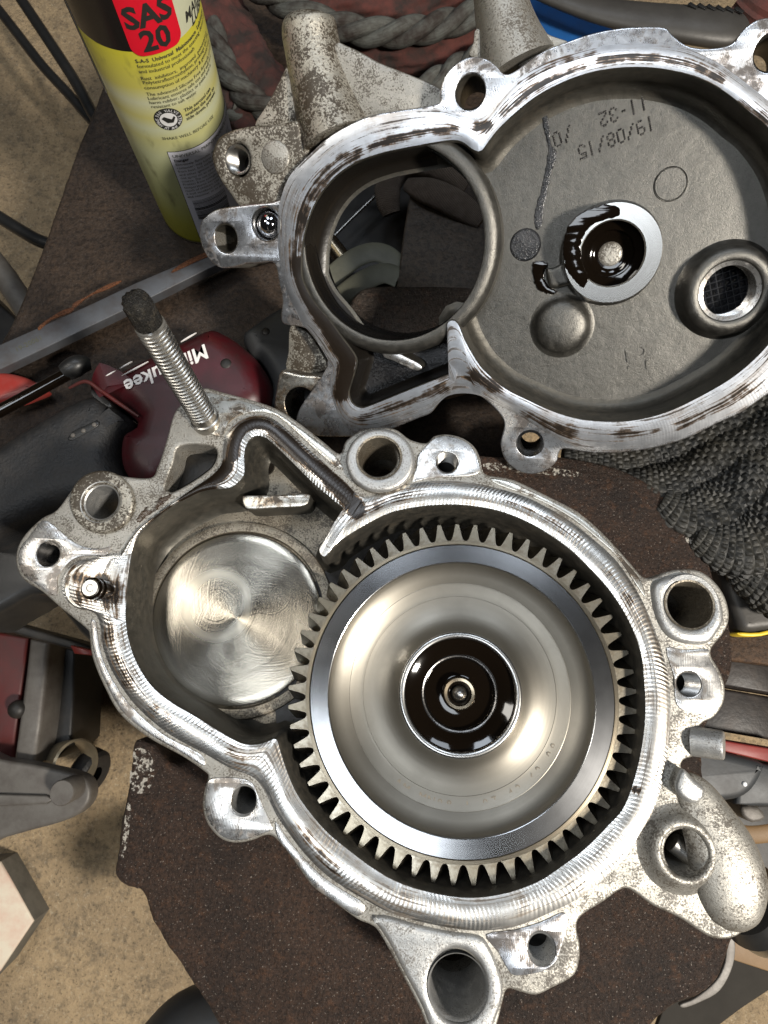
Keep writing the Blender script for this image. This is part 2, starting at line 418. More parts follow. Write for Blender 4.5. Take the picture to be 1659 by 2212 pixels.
def turned(name, base, rough, aniso=0.75, rings=900, rb=0.12, marks=0.0, tint=None):
    """lathe-turned steel: grooves run round the axis"""
    t = NT(name); o = t.obj()
    s = t.sep(o); rr = t.math('SQRT', t.math('ADD', t.math('MULTIPLY', s[0], s[0]), t.math('MULTIPLY', s[1], s[1])))
    w = t.noise(rings, 3, 0.7, t.comb(rr, 0.0)); w2 = t.noise(rings*0.14, 2, 0.6, t.comb(rr, 0.0))
    c = t.mix(t.ramp(w2, [(0.3, 0.0), (0.7, 1.0)]), base, tuple(x*0.75 for x in base))
    sm = t.noise(45, 4, 0.6)
    c = t.mix(t.math('MULTIPLY', t.ramp(sm, [(0.48, 0.0), (0.7, 1.0)]), 0.35), c, tint or tuple(x*0.5 for x in base))
    nb = t.bump(w, rb, 0.0002)
    if marks:
        def dist(cx, cy): return t.math('SQRT', t.math('ADD', t.math('POWER', t.math('SUBTRACT', s[0], cx), 2.0), t.math('POWER', t.math('SUBTRACT', s[1], cy), 2.0)))
        d1, d2, d3 = dist(0.012, -0.010), dist(-0.010, 0.006), dist(0.016, 0.012)
        sw = t.math('ADD', t.math('ADD', t.noise(900, 2, 0.6, t.comb(d1, 0.0)), t.noise(900, 2, 0.6, t.comb(d2, 3.0))), t.noise(1100, 2, 0.6, t.comb(d3, 7.0)))
        nb = t.bump(sw, marks*2.5, 0.0004, nb)
        arc = t.math('MAXIMUM', t.ramp(d2, [(0.0115, 0.0), (0.0125, 1.0), (0.0160, 1.0), (0.0168, 0.0)]), t.ramp(d1, [(0.0190, 0.0), (0.0200, 0.8), (0.0225, 0.8), (0.0240, 0.0)]))
        c = t.mix(t.math('MULTIPLY', arc, 0.45), c, (0.66, 0.61, 0.50)); sm = t.math('ADD', sm, t.math('MULTIPLY', arc, 1.0))
        nb = t.bump(t.noise(420, 2, 0.5, t.scale(o, (1, 0.05, 1), (0, 0, 0.9))), marks*1.2, 0.0003, nb)
    tg = t.n('ShaderNodeTangent', direction_type='RADIAL', axis='Z'); t.b.inputs['Anisotropic Rotation'].default_value = 0.25
    return t.done(c, 1.0, t.math('ADD', rough-0.05, t.math('MULTIPLY', sm, 0.1)), nb, aniso=aniso, tangent=tg.outputs[0])

def rust(name, a=(0.055, 0.035, 0.025), b=(0.022, 0.016, 0.013), c2=(0.11, 0.055, 0.028), rough=0.55, sc=1.0, pit=0.8, spark=0.5):
    t = NT(name); g = t.noise(17*sc, 6, 0.7); f = t.noise(520*sc, 5, 0.7); f2 = t.noise(160*sc, 5, 0.65)
    c = t.mix(t.ramp(g, [(0.35, 0.0), (0.65, 1.0)]), a, b); c = t.mix(t.math('MULTIPLY', t.ramp(f2, [(0.52, 0.0), (0.72, 1.0)]), 0.6), c, c2)
    c = t.mix(t.math('MULTIPLY', t.ramp(t.noise(560*sc, 5, 0.75), [(0.42, 1.0), (0.54, 0.0)]), 0.6), c, tuple(x*0.22 for x in b))
    sp = t.ramp(t.noise(1000*sc, 2, 0.5), [(0.665, 0.0), (0.69, 1.0)])
    c = t.mix(t.math('MULTIPLY', sp, spark*0.6), c, (0.45, 0.4, 0.35))
    nb = t.bump(t.math('ADD', f, t.math('MULTIPLY', f2, 0.8)), pit, 0.0022); nb = t.bump(t.noise(1300*sc, 3, 0.7), pit*0.8, 0.0012, nb); nb = t.bump(t.noise(70*sc, 4, 0.6), 0.5, 0.004, nb)
    return t.done(c, t.math('MULTIPLY', sp, spark*0.8), t.math('SUBTRACT', rough+0.2, t.math('MULTIPLY', f, 0.3)), nb, 0.3)

MT = {}
MT['cast'] = cast('cast_alloy', (0.35, 0.335, 0.30), 0.44, fleck=1200)
MT['cast_dirty'] = cast('cast_alloy_oily', (0.40, 0.375, 0.32), 0.64, pit=0.8, fleck=900)
MT['cast_clean'] = cast('cast_alloy_clean', (0.40, 0.40, 0.39), 0.26, 0.42, pit=0.45)
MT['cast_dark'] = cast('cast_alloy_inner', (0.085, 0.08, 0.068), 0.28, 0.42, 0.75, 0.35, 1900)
MT['cast_floor'] = cast('cast_alloy_floor', (0.115, 0.111, 0.101), 0.18, 0.38, 0.9, 0.5, 1800, (0.03, 0.026, 0.02))
MT['cast_pocket'] = cast('cast_alloy_pocket', (0.26, 0.23, 0.18), 0.5, 0.45, 0.8, 0.6, 1300)
MT['mach'] = machined('machined_alloy', brown=0.55, dark=0.5)
MT['mach_blue'] = machined('machined_alloy_upper', (0.74, 0.76, 0.80), brown=0.6, dark=0.7)
MT['mach_dirty'] = machined('machined_alloy_stained', (0.68, 0.66, 0.60), brown=0.8, dark=0.8)
MT['band_low'] = band_mat('sealing_band_lower', 1.75, (0.74, 0.73, 0.70), 0.5, 0.8)
MT['band_up'] = band_mat('sealing_band_upper', 2.2, (0.76, 0.78, 0.82), 0.4, 0.92, rough=0.28, cross=0.08)
MT['steel'] = plain('steel', (0.42, 0.41, 0.39), 0.3, 1.0, 0.35, 200, 0.1)
MT['steel_dark'] = plain('oiled_steel', (0.16, 0.155, 0.15), 0.28, 1.0, 0.6, 220, 0.15)
def tooth_steel():
    t = NT('gear_steel'); rn = t.n('ShaderNodeObjectInfo').outputs['Random']; g = t.noise(170, 5, 0.65); f = t.noise(900, 3, 0.6)
    c = t.mix(rn, (0.25, 0.22, 0.165), (0.37, 0.34, 0.28)); c = t.mix(t.math('MULTIPLY', t.ramp(t.math('ADD', g, t.math('MULTIPLY', t.math('SUBTRACT', rn, 0.5), 0.12)), [(0.46, 0.0), (0.62, 1.0)]), 0.6), c, (0.07, 0.045, 0.02))
    return t.done(c, 1.0, t.math('ADD', 0.18, t.math('MULTIPLY', g, 0.25)), t.bump(f, 0.12, 0.0003))
MT['tooth'] = tooth_steel()
MT['rim'] = turned('gear_rim_steel', (0.32, 0.275, 0.205), 0.3, 0.6, 1600, 0.25)
MT['polish'] = turned('polished_ring_steel', (0.40, 0.405, 0.415), 0.20, 0.4, 500, 0.03)
MT['dish'] = turned('dished_web_steel', (0.28, 0.262, 0.225), 0.42, 0.6, 700, 0.16)
MT['disc'] = turned('turned_disc_steel', (0.44, 0.405, 0.34), 0.22, 0.90, 1500, 0.08, 0.03)
MT['hubring'] = turned('hub_ring_steel', (0.50, 0.495, 0.48), 0.26, 0.0, 600, 0.0)
t = NT('black_oil'); MT['oil'] = t.done((0.004, 0.0026, 0.0016), 0.0, 0.06, t.bump(t.noise(90, 2, 0.5), 0.06, 0.002), 0.55)
t = NT('brown_oil_film'); g = t.noise(300, 4, 0.6); MT['oil_film'] = t.done(t.mix(g, (0.010, 0.006, 0.003), (0.045, 0.024, 0.010)), 0.0, 0.22, t.bump(t.noise(700, 3, 0.6), 0.35, 0.0004), 0.5)
t.put(t.b.inputs['Alpha'], t.ramp(t.math('ADD', t.math('MULTIPLY', t.noise(190, 4, 0.65), 0.7), t.math('MULTIPLY', g, 0.3)), [(0.38, 0.0), (0.47, 1.0)]))
MT['rust'] = rust('rusty_steel', (0.050, 0.028, 0.018), (0.020, 0.013, 0.010), (0.10, 0.046, 0.022), 0.5, 1.0, 1.0, 0.8)
MT['rust_red'] = rust('rusty_brown_block', (0.075, 0.04, 0.025), (0.04, 0.025, 0.018), (0.12, 0.06, 0.03), 0.5, 0.7, 0.6)
MT['plate'] = rust('brown_bench_plate', (0.044, 0.029, 0.019), (0.022, 0.015, 0.011), (0.065, 0.040, 0.024), 0.55, 0.5, 0.45, 0.1)
MT['slab'] = rust('dull_steel_slab', (0.055, 0.041, 0.029), (0.032, 0.024, 0.018), (0.07, 0.047, 0.03), 0.5, 0.5, 0.3, 0.1)
MT['bar'] = plain('painted_grey_bar', (0.065, 0.068, 0.074), 0.45, 0.2, 0.75, 60, 0.15, None, (0.035, 0.022, 0.015))
MT['barrust'] = rust('orange_rust_flakes', (0.20, 0.075, 0.03), (0.10, 0.04, 0.02), (0.26, 0.10, 0.04), 0.6, 1.5)
MT['black'] = plain('black_plastic', (0.012, 0.012, 0.012), 0.35, 0, 0.2, 90, 0.1, None, (0.03, 0.028, 0.025))
MT['rubber'] = plain('black_rubber', (0.012, 0.012, 0.0125), 0.55, 0, 0.6, 110, 1.2, None, (0.035, 0.03, 0.026))
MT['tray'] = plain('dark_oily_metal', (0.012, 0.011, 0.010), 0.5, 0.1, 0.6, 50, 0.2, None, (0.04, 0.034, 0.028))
MT['red'] = plain('red_tool_plastic', (0.040, 0.003, 0.005), 0.42, 0, 0.85, 60, 0.12, None, (0.016, 0.008, 0.008))
MT['redpaint'] = plain('red_paint', (0.06, 0.008, 0.007), 0.5, 0, 0.85, 40, 0.15, None, (0.03, 0.018, 0.016))
MT['redlite'] = plain('glossy_red_plastic', (0.22, 0.022, 0.016), 0.35, 0, 0.6, 60, 0.05, None, (0.20, 0.07, 0.06))
MT['greycase'] = plain('grey_gear_case', (0.028, 0.030, 0.032), 0.5, 0.1, 0.7, 60, 0.2, None, (0.025, 0.022, 0.02))
MT['white'] = plain('white_lettering', (0.62, 0.6, 0.58), 0.5, 0, 0.35, 260, 0.05, None, (0.2, 0.12, 0.1))
MT['arm'] = plain('worn_grey_paint', (0.10, 0.092, 0.082), 0.5, 0.2, 0.7, 60, 0.35, None, (0.045, 0.035, 0.03))
MT['wood'] = rust('brown_board', (0.06, 0.034, 0.018), (0.035, 0.02, 0.012), (0.085, 0.045, 0.022), 0.6, 0.6, 0.5, 0.1)
MT['tan'] = plain('tan_wood', (0.15, 0.09, 0.04), 0.6, 0, 0.4, 50, 0.2, None, (0.10, 0.06, 0.03))
MT['paleblock'] = plain('pale_painted_block', (0.52, 0.46, 0.36), 0.6, 0, 0.55, 30, 0.2, None, (0.42, 0.10, 0.07))
MT['blue'] = plain('blue_plastic', (0.012, 0.07, 0.22), 0.35, 0, 0.3, 60, 0.05)
MT['knit'] = None
MT['brass'] = plain('brassy_steel', (0.30, 0.25, 0.18), 0.25, 1.0, 0.4, 90, 0.05)
MT['belt'] = plain('grey_green_strap', (0.10, 0.10, 0.075), 0.5, 0, 0.5, 60, 0.15, None, (0.03, 0.028, 0.022))
MT['yellow'] = plain('yellow_edge', (0.6, 0.42, 0.03), 0.4, 0, 0.1, 60, 0.02)
t = NT('grey_rope'); s_ = t.sep(t.uv()); fb = t.noise(1.0, 3, 0.6, t.comb(t.math('MULTIPLY', s_[0], 1.2), t.math('MULTIPLY', s_[1], 26.0))); g = t.noise(70, 5, 0.65)
MT['rope'] = t.done(t.mix(t.ramp(g, [(0.4, 0.0), (0.65, 1.0)]), t.mix(fb, (0.03, 0.03, 0.026), (0.11, 0.112, 0.10)), (0.022, 0.016, 0.013)), 0.0, 0.75, t.bump(fb, 0.8, 0.0012), 0.25)
t = NT('red_brown_rag'); w = t.wave(900, t.scale(t.obj(), (1, 1, 1)), 4, 2); g = t.noise(45, 6, 0.7)
MT['rag'] = t.done(t.mix(t.ramp(g, [(0.4, 0.0), (0.62, 1.0)]), (0.026, 0.016, 0.013), (0.10, 0.028, 0.021)), 0.0, 0.85, t.bump(t.math('ADD', w, t.noise(300, 4, 0.6)), 0.6, 0.001))
t = NT('brown_knit'); s_ = t.sep(t.uv()); w = t.wave(3.2, t.comb(s_[0], t.math('MULTIPLY', s_[1], 16)), 1.0, 2); w2 = t.wave(3.0, t.comb(t.math('MULTIPLY', s_[1], 9), 0.0), 0.6, 1)
MT['knit'] = t.done(t.mix(t.math('MULTIPLY', w, t.noise(200, 3)), (0.06, 0.045, 0.034), (0.30, 0.23, 0.18)), 0.0, 0.9, t.bump(t.math('MULTIPLY', w, w2), 0.9, 0.0012))
t = NT('studded_glove'); g = t.noise(60, 5, 0.65); f = t.noise(700, 3, 0.6)
MT['glove'] = t.done(t.mix(t.ramp(g, [(0.4, 0.0), (0.7, 1.0)]), (0.005, 0.0053, 0.005), (0.024, 0.022, 0.017)), 0.0, t.math('ADD', 0.40, t.math('MULTIPLY', f, 0.35)), t.bump(f, 0.4, 0.0006), 0.35)
# concrete
t = NT('stained_concrete'); g = t.noise(9, 6, 0.6); f = t.noise(120, 7, 0.75); f2 = t.noise(330, 5, 0.7); b = t.noise(30, 6, 0.7)
c = t.mix(t.ramp(g, [(0.35, 0.0), (0.65, 1.0)]), (0.42, 0.305, 0.175), (0.30, 0.22, 0.13))
c = t.mix(t.math('MULTIPLY', t.ramp(f, [(0.48, 0.0), (0.68, 1.0)]), 0.55), c, (0.10, 0.08, 0.055))
c = t.mix(t.math('MULTIPLY', t.ramp(f2, [(0.57, 0.0), (0.64, 1.0)]), 0.6), c, (0.04, 0.034, 0.026))
c = t.mix(t.math('MULTIPLY', t.ramp(f2, [(0.36, 1.0), (0.42, 0.0)]), 0.6), c, (0.52, 0.43, 0.30))
c = t.mix(t.math('MULTIPLY', t.ramp(b, [(0.50, 0.0), (0.72, 1.0)]), 0.5), c, (0.09, 0.075, 0.055))
MT['concrete'] = t.done(c, 0.0, 0.85, t.bump(t.math('ADD', f, t.math('MULTIPLY', f2, 0.6)), 0.9, 0.005))
# can paint: bands of green and yellow up the can (object z runs up its axis)
t = NT('can_green_print'); z = t.math('MULTIPLY', t.sep(t.obj())[2], 4.9)
wob = t.math('ADD', z, t.math('MULTIPLY', t.math('SUBTRACT', t.noise(25, 3), 0.5), 0.02))
c = t.ramp(wob, [(0.0, (0.26, 0.24, 0.012)), (0.12, (0.33, 0.32, 0.05)), (0.25, (0.38, 0.395, 0.17)), (0.45, (0.44, 0.46, 0.27)), (0.52, (0.46, 0.45, 0.20)), (0.56, (0.49, 0.51, 0.34)), (0.60, (0.48, 0.45, 0.16)), (0.65, (0.50, 0.51, 0.34)), (0.70, (0.48, 0.44, 0.10)), (0.80, (0.50, 0.46, 0.04))])
sm = t.noise(70, 4, 0.6, t.scale(t.obj(), (1, 1, 0.4)))
c = t.mix(t.math('MULTIPLY', t.ramp(sm, [(0.58, 0.0), (0.72, 1.0)]), 0.55), c, (0.09, 0.085, 0.04))
MT['can'] = t.done(c, 0.1, 0.32, None, 0.5)
MT['canblack'] = plain('can_black_print', (0.012, 0.010, 0.009), 0.22, 0, 0.1, 60, 0.02)
MT['canred'] = plain('can_red_print', (0.55, 0.008, 0.022), 0.35, 0, 0.1, 60, 0.02)
MT['canlabel'] = plain('can_grey_label', (0.62, 0.62, 0.68), 0.4, 0, 0.15, 60, 0.02)
MT['ink'] = plain('black_ink', (0.02, 0.02, 0.018), 0.5, 0, 0.0, 60, 0.0)
MT['canwhite'] = plain('can_white_print', (0.6, 0.6, 0.6), 0.4, 0, 0.0, 60, 0.0)
MT['alu'] = plain('bare_can_metal', (0.5, 0.48, 0.42), 0.3, 1.0, 0.2, 90, 0.02)
t = NT('ball_chrome'); MT['chrome'] = t.done((0.55, 0.56, 0.6), 1.0, 0.05)
MT['tipgrime'] = rust('grimy_stud_end', (0.03, 0.028, 0.024), (0.012, 0.011, 0.01), (0.13, 0.11, 0.08), 0.4, 2.0, 1.0, 0.6)
MT['inksoft'] = plain('worn_black_ink', (0.06, 0.06, 0.04), 0.5, 0, 0.0, 60, 0.0)
MT['canpale'] = plain('can_pale_print', (0.45, 0.46, 0.33), 0.35, 0, 0.15, 60, 0.0, None, (0.3, 0.3, 0.2))
MT['canbrown'] = plain('can_brown_print', (0.05, 0.02, 0.015), 0.3, 0, 0.0, 60, 0.0)
MT['lump'] = rust('pitted_rust', (0.085, 0.065, 0.052), (0.04, 0.032, 0.028), (0.15, 0.08, 0.05), 0.5, 0.7, 1.0, 0.5)
MT['handle'] = plain('worn_dark_handle', (0.045, 0.042, 0.038), 0.45, 0.2, 0.6, 70, 0.2, None, (0.02, 0.018, 0.016))
MT['beam'] = plain('oily_black_beam', (0.010, 0.008, 0.007), 0.45, 0.1, 0.5, 60, 0.4, None, (0.05, 0.035, 0.025))
MT['redstripe'] = plain('faded_red_stripe', (0.16, 0.022, 0.018), 0.5, 0, 0.3, 50, 0.1)
MT['palegrey'] = plain('pale_grey_side', (0.13, 0.12, 0.10), 0.6, 0, 0.5, 60, 0.2)
MT['tanmetal'] = plain('tan_worn_metal', (0.33, 0.27, 0.18), 0.4, 0.5, 0.4, 60, 0.1)
MT['sheet'] = plain('brown_dull_sheet', (0.016, 0.013, 0.009), 0.8, 0, 0.4, 30, 0.2)

MT['wetcast'] = cast('oil_wet_cast', (0.05, 0.05, 0.052), 0.6, 0.18, 0.5, 1.0, 1000, (0.006, 0.006, 0.007))
MT['gap'] = plain('oil_and_shade_recess', (0.009, 0.0075, 0.006), 0.35, 0.1, 0.3, 90, 0.3)  # near-black: oil on the pocket walls, and shade painted into other recesses
MT['etch'] = plain('etched_mark', (0.15, 0.13, 0.10), 0.6, 0.5, 0.5, 300, 0.1)
MT['liner'] = plain('oily_bore_liner', (0.03, 0.03, 0.031), 0.25, 0.9, 0.5, 150, 0.1)
t = NT('worn_bare_patch'); g = t.noise(420, 5, 0.7); MT['chip'] = t.done(t.mix(g, (0.10, 0.09, 0.075), (0.40, 0.37, 0.32)), 0.3, 0.5, t.bump(g, 0.8, 0.001))
t.put(t.b.inputs['Alpha'], t.ramp(t.noise(330, 5, 0.7), [(0.50, 0.0), (0.56, 1.0)]))

# ------------------------------------------------------------------ ground
def struct(o): o['kind'] = 'structure'; return o
GZ = -0.42
V = [(-4, -4, GZ), (4, -4, GZ), (4, 4, GZ), (-4, 4, GZ)]
struct(new_ob('concrete_ground', mesh_of('concrete_ground', V, [(0, 1, 2, 3)], MT['concrete'])))

# ------------------------------------------------------------------ lower housing
LO = Frame((900, 1400), 0.286)
L_IN = [(693,1198),(704,1200),(732,1170),(783,1137),(840,1108),(891,1096),(945,1090),(999,1090),(1062,1099),(1116,1116),(1170,1143),(1224,1180),(1263,1216),(1306,1260),(1342,1310),(1368,1360),(1386,1414),(1393,1476),(1395,1530),(1391,1590),(1376,1667),(1350,1742),(1316,1783),(1264,1835),(1219,1869),(1170,1902),(1114,1925),(1053,1938),(997,1940),(934,1930),(867,1910),(811,1880),(755,1839),(710,1802),(673,1761),(639,1712),(617,1660),(605,1622),(597,1597),(582,1600),(562,1607),(533,1609),(504,1598),(461,1573),(414,1544),(371,1519),(331,1487),(302,1447),(284,1407),(274,1368),(270,1332),(272,1285),(276,1242),(285,1188),(299,1155),(324,1130),(360,1101),(396,1080),(440,1060),(493,1053),(513,1042),(527,1022),(527,981),(535,954),(553,940),(577,947),(603,970),(639,1006),(675,1042),(718,1078),(744,1101),(747,1120),(718,1152),(690,1180)]
L_BO = [(804,1072),(837,1058),(866,1049),(927,1040),(999,1040),(1071,1053),(1134,1072),(1180,1094),(1234,1126),(1285,1166),(1328,1206),(1360,1249),(1386,1292),(1407,1339),(1422,1378),(1436,1422),(1447,1476),(1450,1530),(1445,1611),(1439,1660),(1428,1705),(1409,1757),(1383,1802),(1350,1854),(1301,1902),(1249,1943),(1189,1973),(1114,2003),(1040,2012),(979,2007),(904,1992),(841,1973),(792,1947),(747,1921),(699,1887),(658,1846),(624,1802),(594,1757),(576,1719),(557,1690),(537,1675),(496,1660),(440,1628),(371,1591),(324,1555),(284,1515),(256,1476),(234,1436),(220,1393),(216,1357),(209,1332),(191,1317),(166,1312),(144,1299),(133,1278),(133,1252),(148,1227),(173,1211),(202,1209),(230,1213),(248,1207),(263,1188),(277,1166),(306,1134),(346,1105),(407,1060),(454,1028),(477,1003),(481,974),(486,945),(500,923),(522,905),(554,896),(580,900),(603,913),(639,945),(675,977),(711,1010),(747,1042),(776,1072)]
L_SIL = [(446,837),(486,848),(540,862),(597,882),(650,916),(693,949),(733,979),(748,950),(790,925),(850,925),(885,948),(920,956),(938,941),(966,937),(999,945),(1024,963),(1037,988),(1043,1015),(1056,1026),(1107,1035),(1162,1060),(1198,1078),(1242,1101),(1285,1134),(1324,1173),(1360,1213),(1389,1245),(1414,1247),(1443,1234),(1483,1229),(1519,1236),(1551,1263),(1571,1299),(1576,1339),(1562,1371),(1540,1398),(1538,1418),(1555,1447),(1567,1483),(1564,1519),(1544,1549),(1519,1562),(1512,1580),(1510,1620),(1500,1634),(1478,1642),(1474,1660),(1502,1678),(1525,1701),(1540,1731),(1570,1779),(1607,1820),(1637,1854),(1648,1895),(1650,1940),(1633,1984),(1607,2014),(1577,2029),(1540,2027),(1510,2011),(1469,1984),(1413,1958),(1376,1932),(1357,1921),(1338,1925),(1301,1951),(1271,1969),(1250,1988),(1247,2011),(1254,2044),(1252,2081),(1238,2111),(1197,2134),(1159,2151),(1126,2145),(1097,2138),(1086,2167),(1075,2212),(1055,2255),(990,2280),(935,2245),(904,2175),(867,2104),(841,2055),(815,2011),(798,1998),(770,1986),(717,1947),(673,1914),(635,1861),(602,1820),(585,1806),(567,1807),(545,1816),(511,1822),(478,1814),(450,1785),(437,1749),(439,1712),(448,1680),(440,1667),(392,1634),(329,1600),(277,1562),(248,1530),(227,1490),(209,1451),(196,1411),(191,1368),(184,1357),(166,1342),(126,1310),(90,1278),(50,1252),(34,1220),(36,1184),(54,1152),(90,1118),(122,1100),(158,1053),(191,1028),(230,1017),(266,1028),(324,1031),(338,1010),(349,981),(360,945),(374,895),(395,868),(425,846)]
WIN = [(389,963),(461,965),(463,999),(432,1028),(378,1060),(362,1060),(356,1049),(374,999)]
RECD = 0.027
low = thing('gear_housing', 'silver alloy gearbox half holding the toothed ring gear, lying face up on rusty block', 'housing', LO.M)
lin = cat(LO.loop(L_IN), 4); lbo = cat(LO.loop(L_BO), 4)
HOLES = [('c',218,1084,36),('c',104,1196,25,27),('c',526,1729,27,32),('c',989,2132,60,70),('c',1170,2050,31,34),('c',1482,1843,46,48),('c',1490,1306,47,50),('c',1488,1477,28),('c',817,989,41),('c',966,999,24)]
hole_in = inset(ccw(resample(lin, 0.0016)), -0.0012)
prism(LO, 'flange', L_SIL, 0.0017, 0.052, [MT['cast'], MT['cast']], low, [WIN]+HOLES+[hole_in], bev=0.0012, seg=3, smooth=4)
L_OIL = [([(590,930),(625,958),(665,993),(700,1024)], 15, 1.6), ([(715,1040),(745,1068),(772,1102)], 17, 1.7), ([(505,985),(508,955),(525,925),(552,914),(578,918)], 13, 1.7), ([(488,1010),(478,1020)], 16, 1.7), ([(400,1074),(440,1052),(476,1026)], 16, 1.6), ([(320,1120),(360,1096)], 13, 1.1), ([(285,1165),(300,1145)], 14, 0.55), ([(205,1272),(232,1266),(240,1290)], 26, 1.0), ([(160,1240),(170,1300)], 14, 0.6), ([(245,1330),(240,1370)], 16, 0.55), ([(252,1420),(275,1470)], 14, 0.5), ([(330,1530),(380,1565)], 12, 0.5), ([(470,1610),(520,1640)], 12, 0.4), ([(790,1100),(830,1082),(880,1066)], 13, 0.65), ([(1090,1082),(1180,1118),(1250,1170)], 11, 0.5), ([(1372,1706)], 9, 1.6), ([(640,1790),(690,1850),(740,1890)], 14, 0.5), ([(1300,1220),(1360,1300)], 10, 0.5)]
band(LO, 'sealing_band', lin, lbo, -0.0004, MT['band_low'], low, crown=0.0011, K=8, skirt=0.0026, strokes=L_OIL)
prism(LO, 'window_floor', WIN, 0.016, 0.02, MT['gap'], low, bev=0.0, smooth=4)  # dark floor paints in the shade of the window
wall(LO, 'recess_wall', lin, [(0, 0.0004), (0.0006, 0.0012), (0.0016, 0.020), (0.0026, 0.0245), (0.006, RECD)], MT['cast_dark'], low)
fl = inset(ccw(resample(lin, 0.003)), 0.0035)
prism(LO, 'recess_floor', fl, RECD-0.0002, RECD+0.006, MT['cast_pocket'], low, bev=0, raw=True)
lathe(LO, 'gear_well', 994, 1500, RECD-0.0009, [(LO.r(994,1500,404,RECD), 0.0), (LO.r(994,1500,120,RECD), 0.0)], MT['gap'], low, 96)  # dark ring paints in the gear's shadow on the recess floor
# machined disc seat in the left pocket
rd = LO.r(510, 1333, 181, RECD-0.003)
lathe(LO, 'disc_seat', 510, 1334, RECD-0.0045, [(rd*1.16, 0.0045), (rd*1.145, 0.0018), (rd*1.10, 0.0012), (rd*1.035, 0.0014), (rd*1.02, 0.0042)], MT['cast_pocket'], low, 96)
lathe(LO, 'turned_disc', 510, 1334, RECD-0.0035, [(rd*1.012, 0.004), (rd*1.0, 0.0004), (rd*0.985, 0.0), (rd*0.90, 0.0), (rd*0.5, 0.0002), (0, 0.0002)], MT['disc'], low, 128)
# bar standing in the pocket, its mouth hole, small slot rib
prism(LO, 'pocket_bar', [(523,1075),(532,1070),(600,1069),(662,1066),(669,1076),(656,1092),(600,1096),(540,1099),(526,1091)], 0.009, RECD, [MT['mach_dirty'], MT['cast_dark']], low, bev=0.0008)
lathe(LO, 'drain_hole', 574, 1009, RECD-0.0006, [(LO.r(574,1009,19,RECD), 0.0), (LO.r(574,1009,17,RECD), 0.0003)], MT['cast_dark'], low, 32)
lathe(LO, 'drain_hole_bottom', 574, 1009, RECD-0.0004, [(LO.r(574,1009,17,RECD), 0.0), (0, 0.0)], MT['oil'], low, 32)
# machined pads on the flange (each a flat cut face)
PADS = [
 ('lug_pad', [(62,1160),(92,1124),(122,1140),(150,1165),(178,1180),(215,1185),(240,1180),(228,1200),(200,1200),(168,1203),(142,1220),(124,1250),(124,1280),(110,1286),(86,1268),(52,1244),(40,1216),(42,1186)], 'mach', [('c',104,1196,25,27)]),
 ('lug_pad', [(922,962),(940,946),(966,941),(997,949),(1020,966),(1032,990),(1037,1018),(1010,1028),(960,1030),(920,1034),(890,1040),(900,1010),(903,985)], 'mach', [('c',966,999,24)]),
 ('lug_pad', [(1440,1400),(1480,1404),(1530,1402),(1532,1420),(1549,1450),(1560,1483),(1557,1516),(1538,1543),(1500,1540),(1468,1530),(1458,1500),(1456,1460)], 'mach', [('c',1488,1477,28)]),
 ('lug_pad', [(1050,2020),(1114,2009),(1170,1992),(1215,1972),(1226,1984),(1224,2014),(1212,2048),(1200,2080),(1170,2100),(1114,2108),(1096,2093),(1077,2059)], 'mach_blue', [('c',1170,2050,31,34)]),
 ('lug_pad', [(452,1684),(500,1680),(540,1688),(556,1712),(572,1750),(588,1790),(570,1800),(545,1810),(511,1816),(482,1809),(455,1782),(443,1748),(445,1714)], 'mach', [('c',526,1729,27,32)]),
 ('rim_pad', [(196,1340),(207,1345),(213,1390),(226,1436),(248,1478),(276,1518),(316,1558),(365,1595),(434,1630),(440,1655),(392,1626),(332,1592),(281,1554),(254,1524),(233,1486),(215,1448),(202,1408),(197,1368)], 'mach', []),
 ('rim_pad', [(1060,1033),(1107,1041),(1160,1066),(1240,1108),(1282,1140),(1320,1178),(1356,1218),(1384,1252),(1395,1285),(1386,1280),(1336,1205),(1290,1162),(1238,1120),(1182,1088),(1136,1068),(1075,1046)], 'mach_dirty', []),
 ('stud_pad', [(440,846),(490,856),(540,870),(596,890),(646,924),(690,957),(724,984),(742,1012),(725,1008),(682,972),(646,938),(608,905),(584,893),(552,889),(516,897),(492,915),(478,942),(440,930),(405,900),(420,860)], 'mach_dirty', []),
 ('rim_pad', [(600,1812),(640,1862),(678,1914),(720,1946),(772,1980),(788,1955),(742,1925),(694,1892),(652,1850),(618,1808),(596,1775)], 'mach', []),
]
for nm, pts, mt, hs in PADS: prism(LO, nm, pts, 0.0011, 0.004, [MT[mt], MT['cast']], low, hs, bev=0.0004, smooth=3)
# raised bosses
prism(LO, 'boss_ring', circ((821, 993), 75, 10, 69).tolist(), -0.0035, 0.01, [MT['cast_clean'], MT['cast_dirty']], low, [('c',819,988,44)], bev=0.002, seg=4, smooth=5)
lathe(LO, 'boss_bore', 819, 988, -0.0036, [(LO.r(819,988,49), 0.0), (LO.r(819,988,45), 0.0003), (LO.r(819,988,43), 0.002), (LO.r(819,988,40), 0.032)], MT['cast_pocket'], low, 48)
prism(LO, 'boss_ring', circ((218, 1083), 70, 12, 68).tolist(), -0.001, 0.01, [MT['cast_dirty'], MT['cast_dirty']], low, [('c',218,1084,38)], bev=0.0015, seg=3, smooth=4)
lathe(LO, 'boss_bore', 218, 1084, -0.0011, [(LO.r(218,1084,45), 0.0), (LO.r(218,1084,42), 0.0003), (LO.r(218,1084,36), 0.0015), (LO.r(218,1084,36), 0.030)], MT['cast_clean'], low, 48)
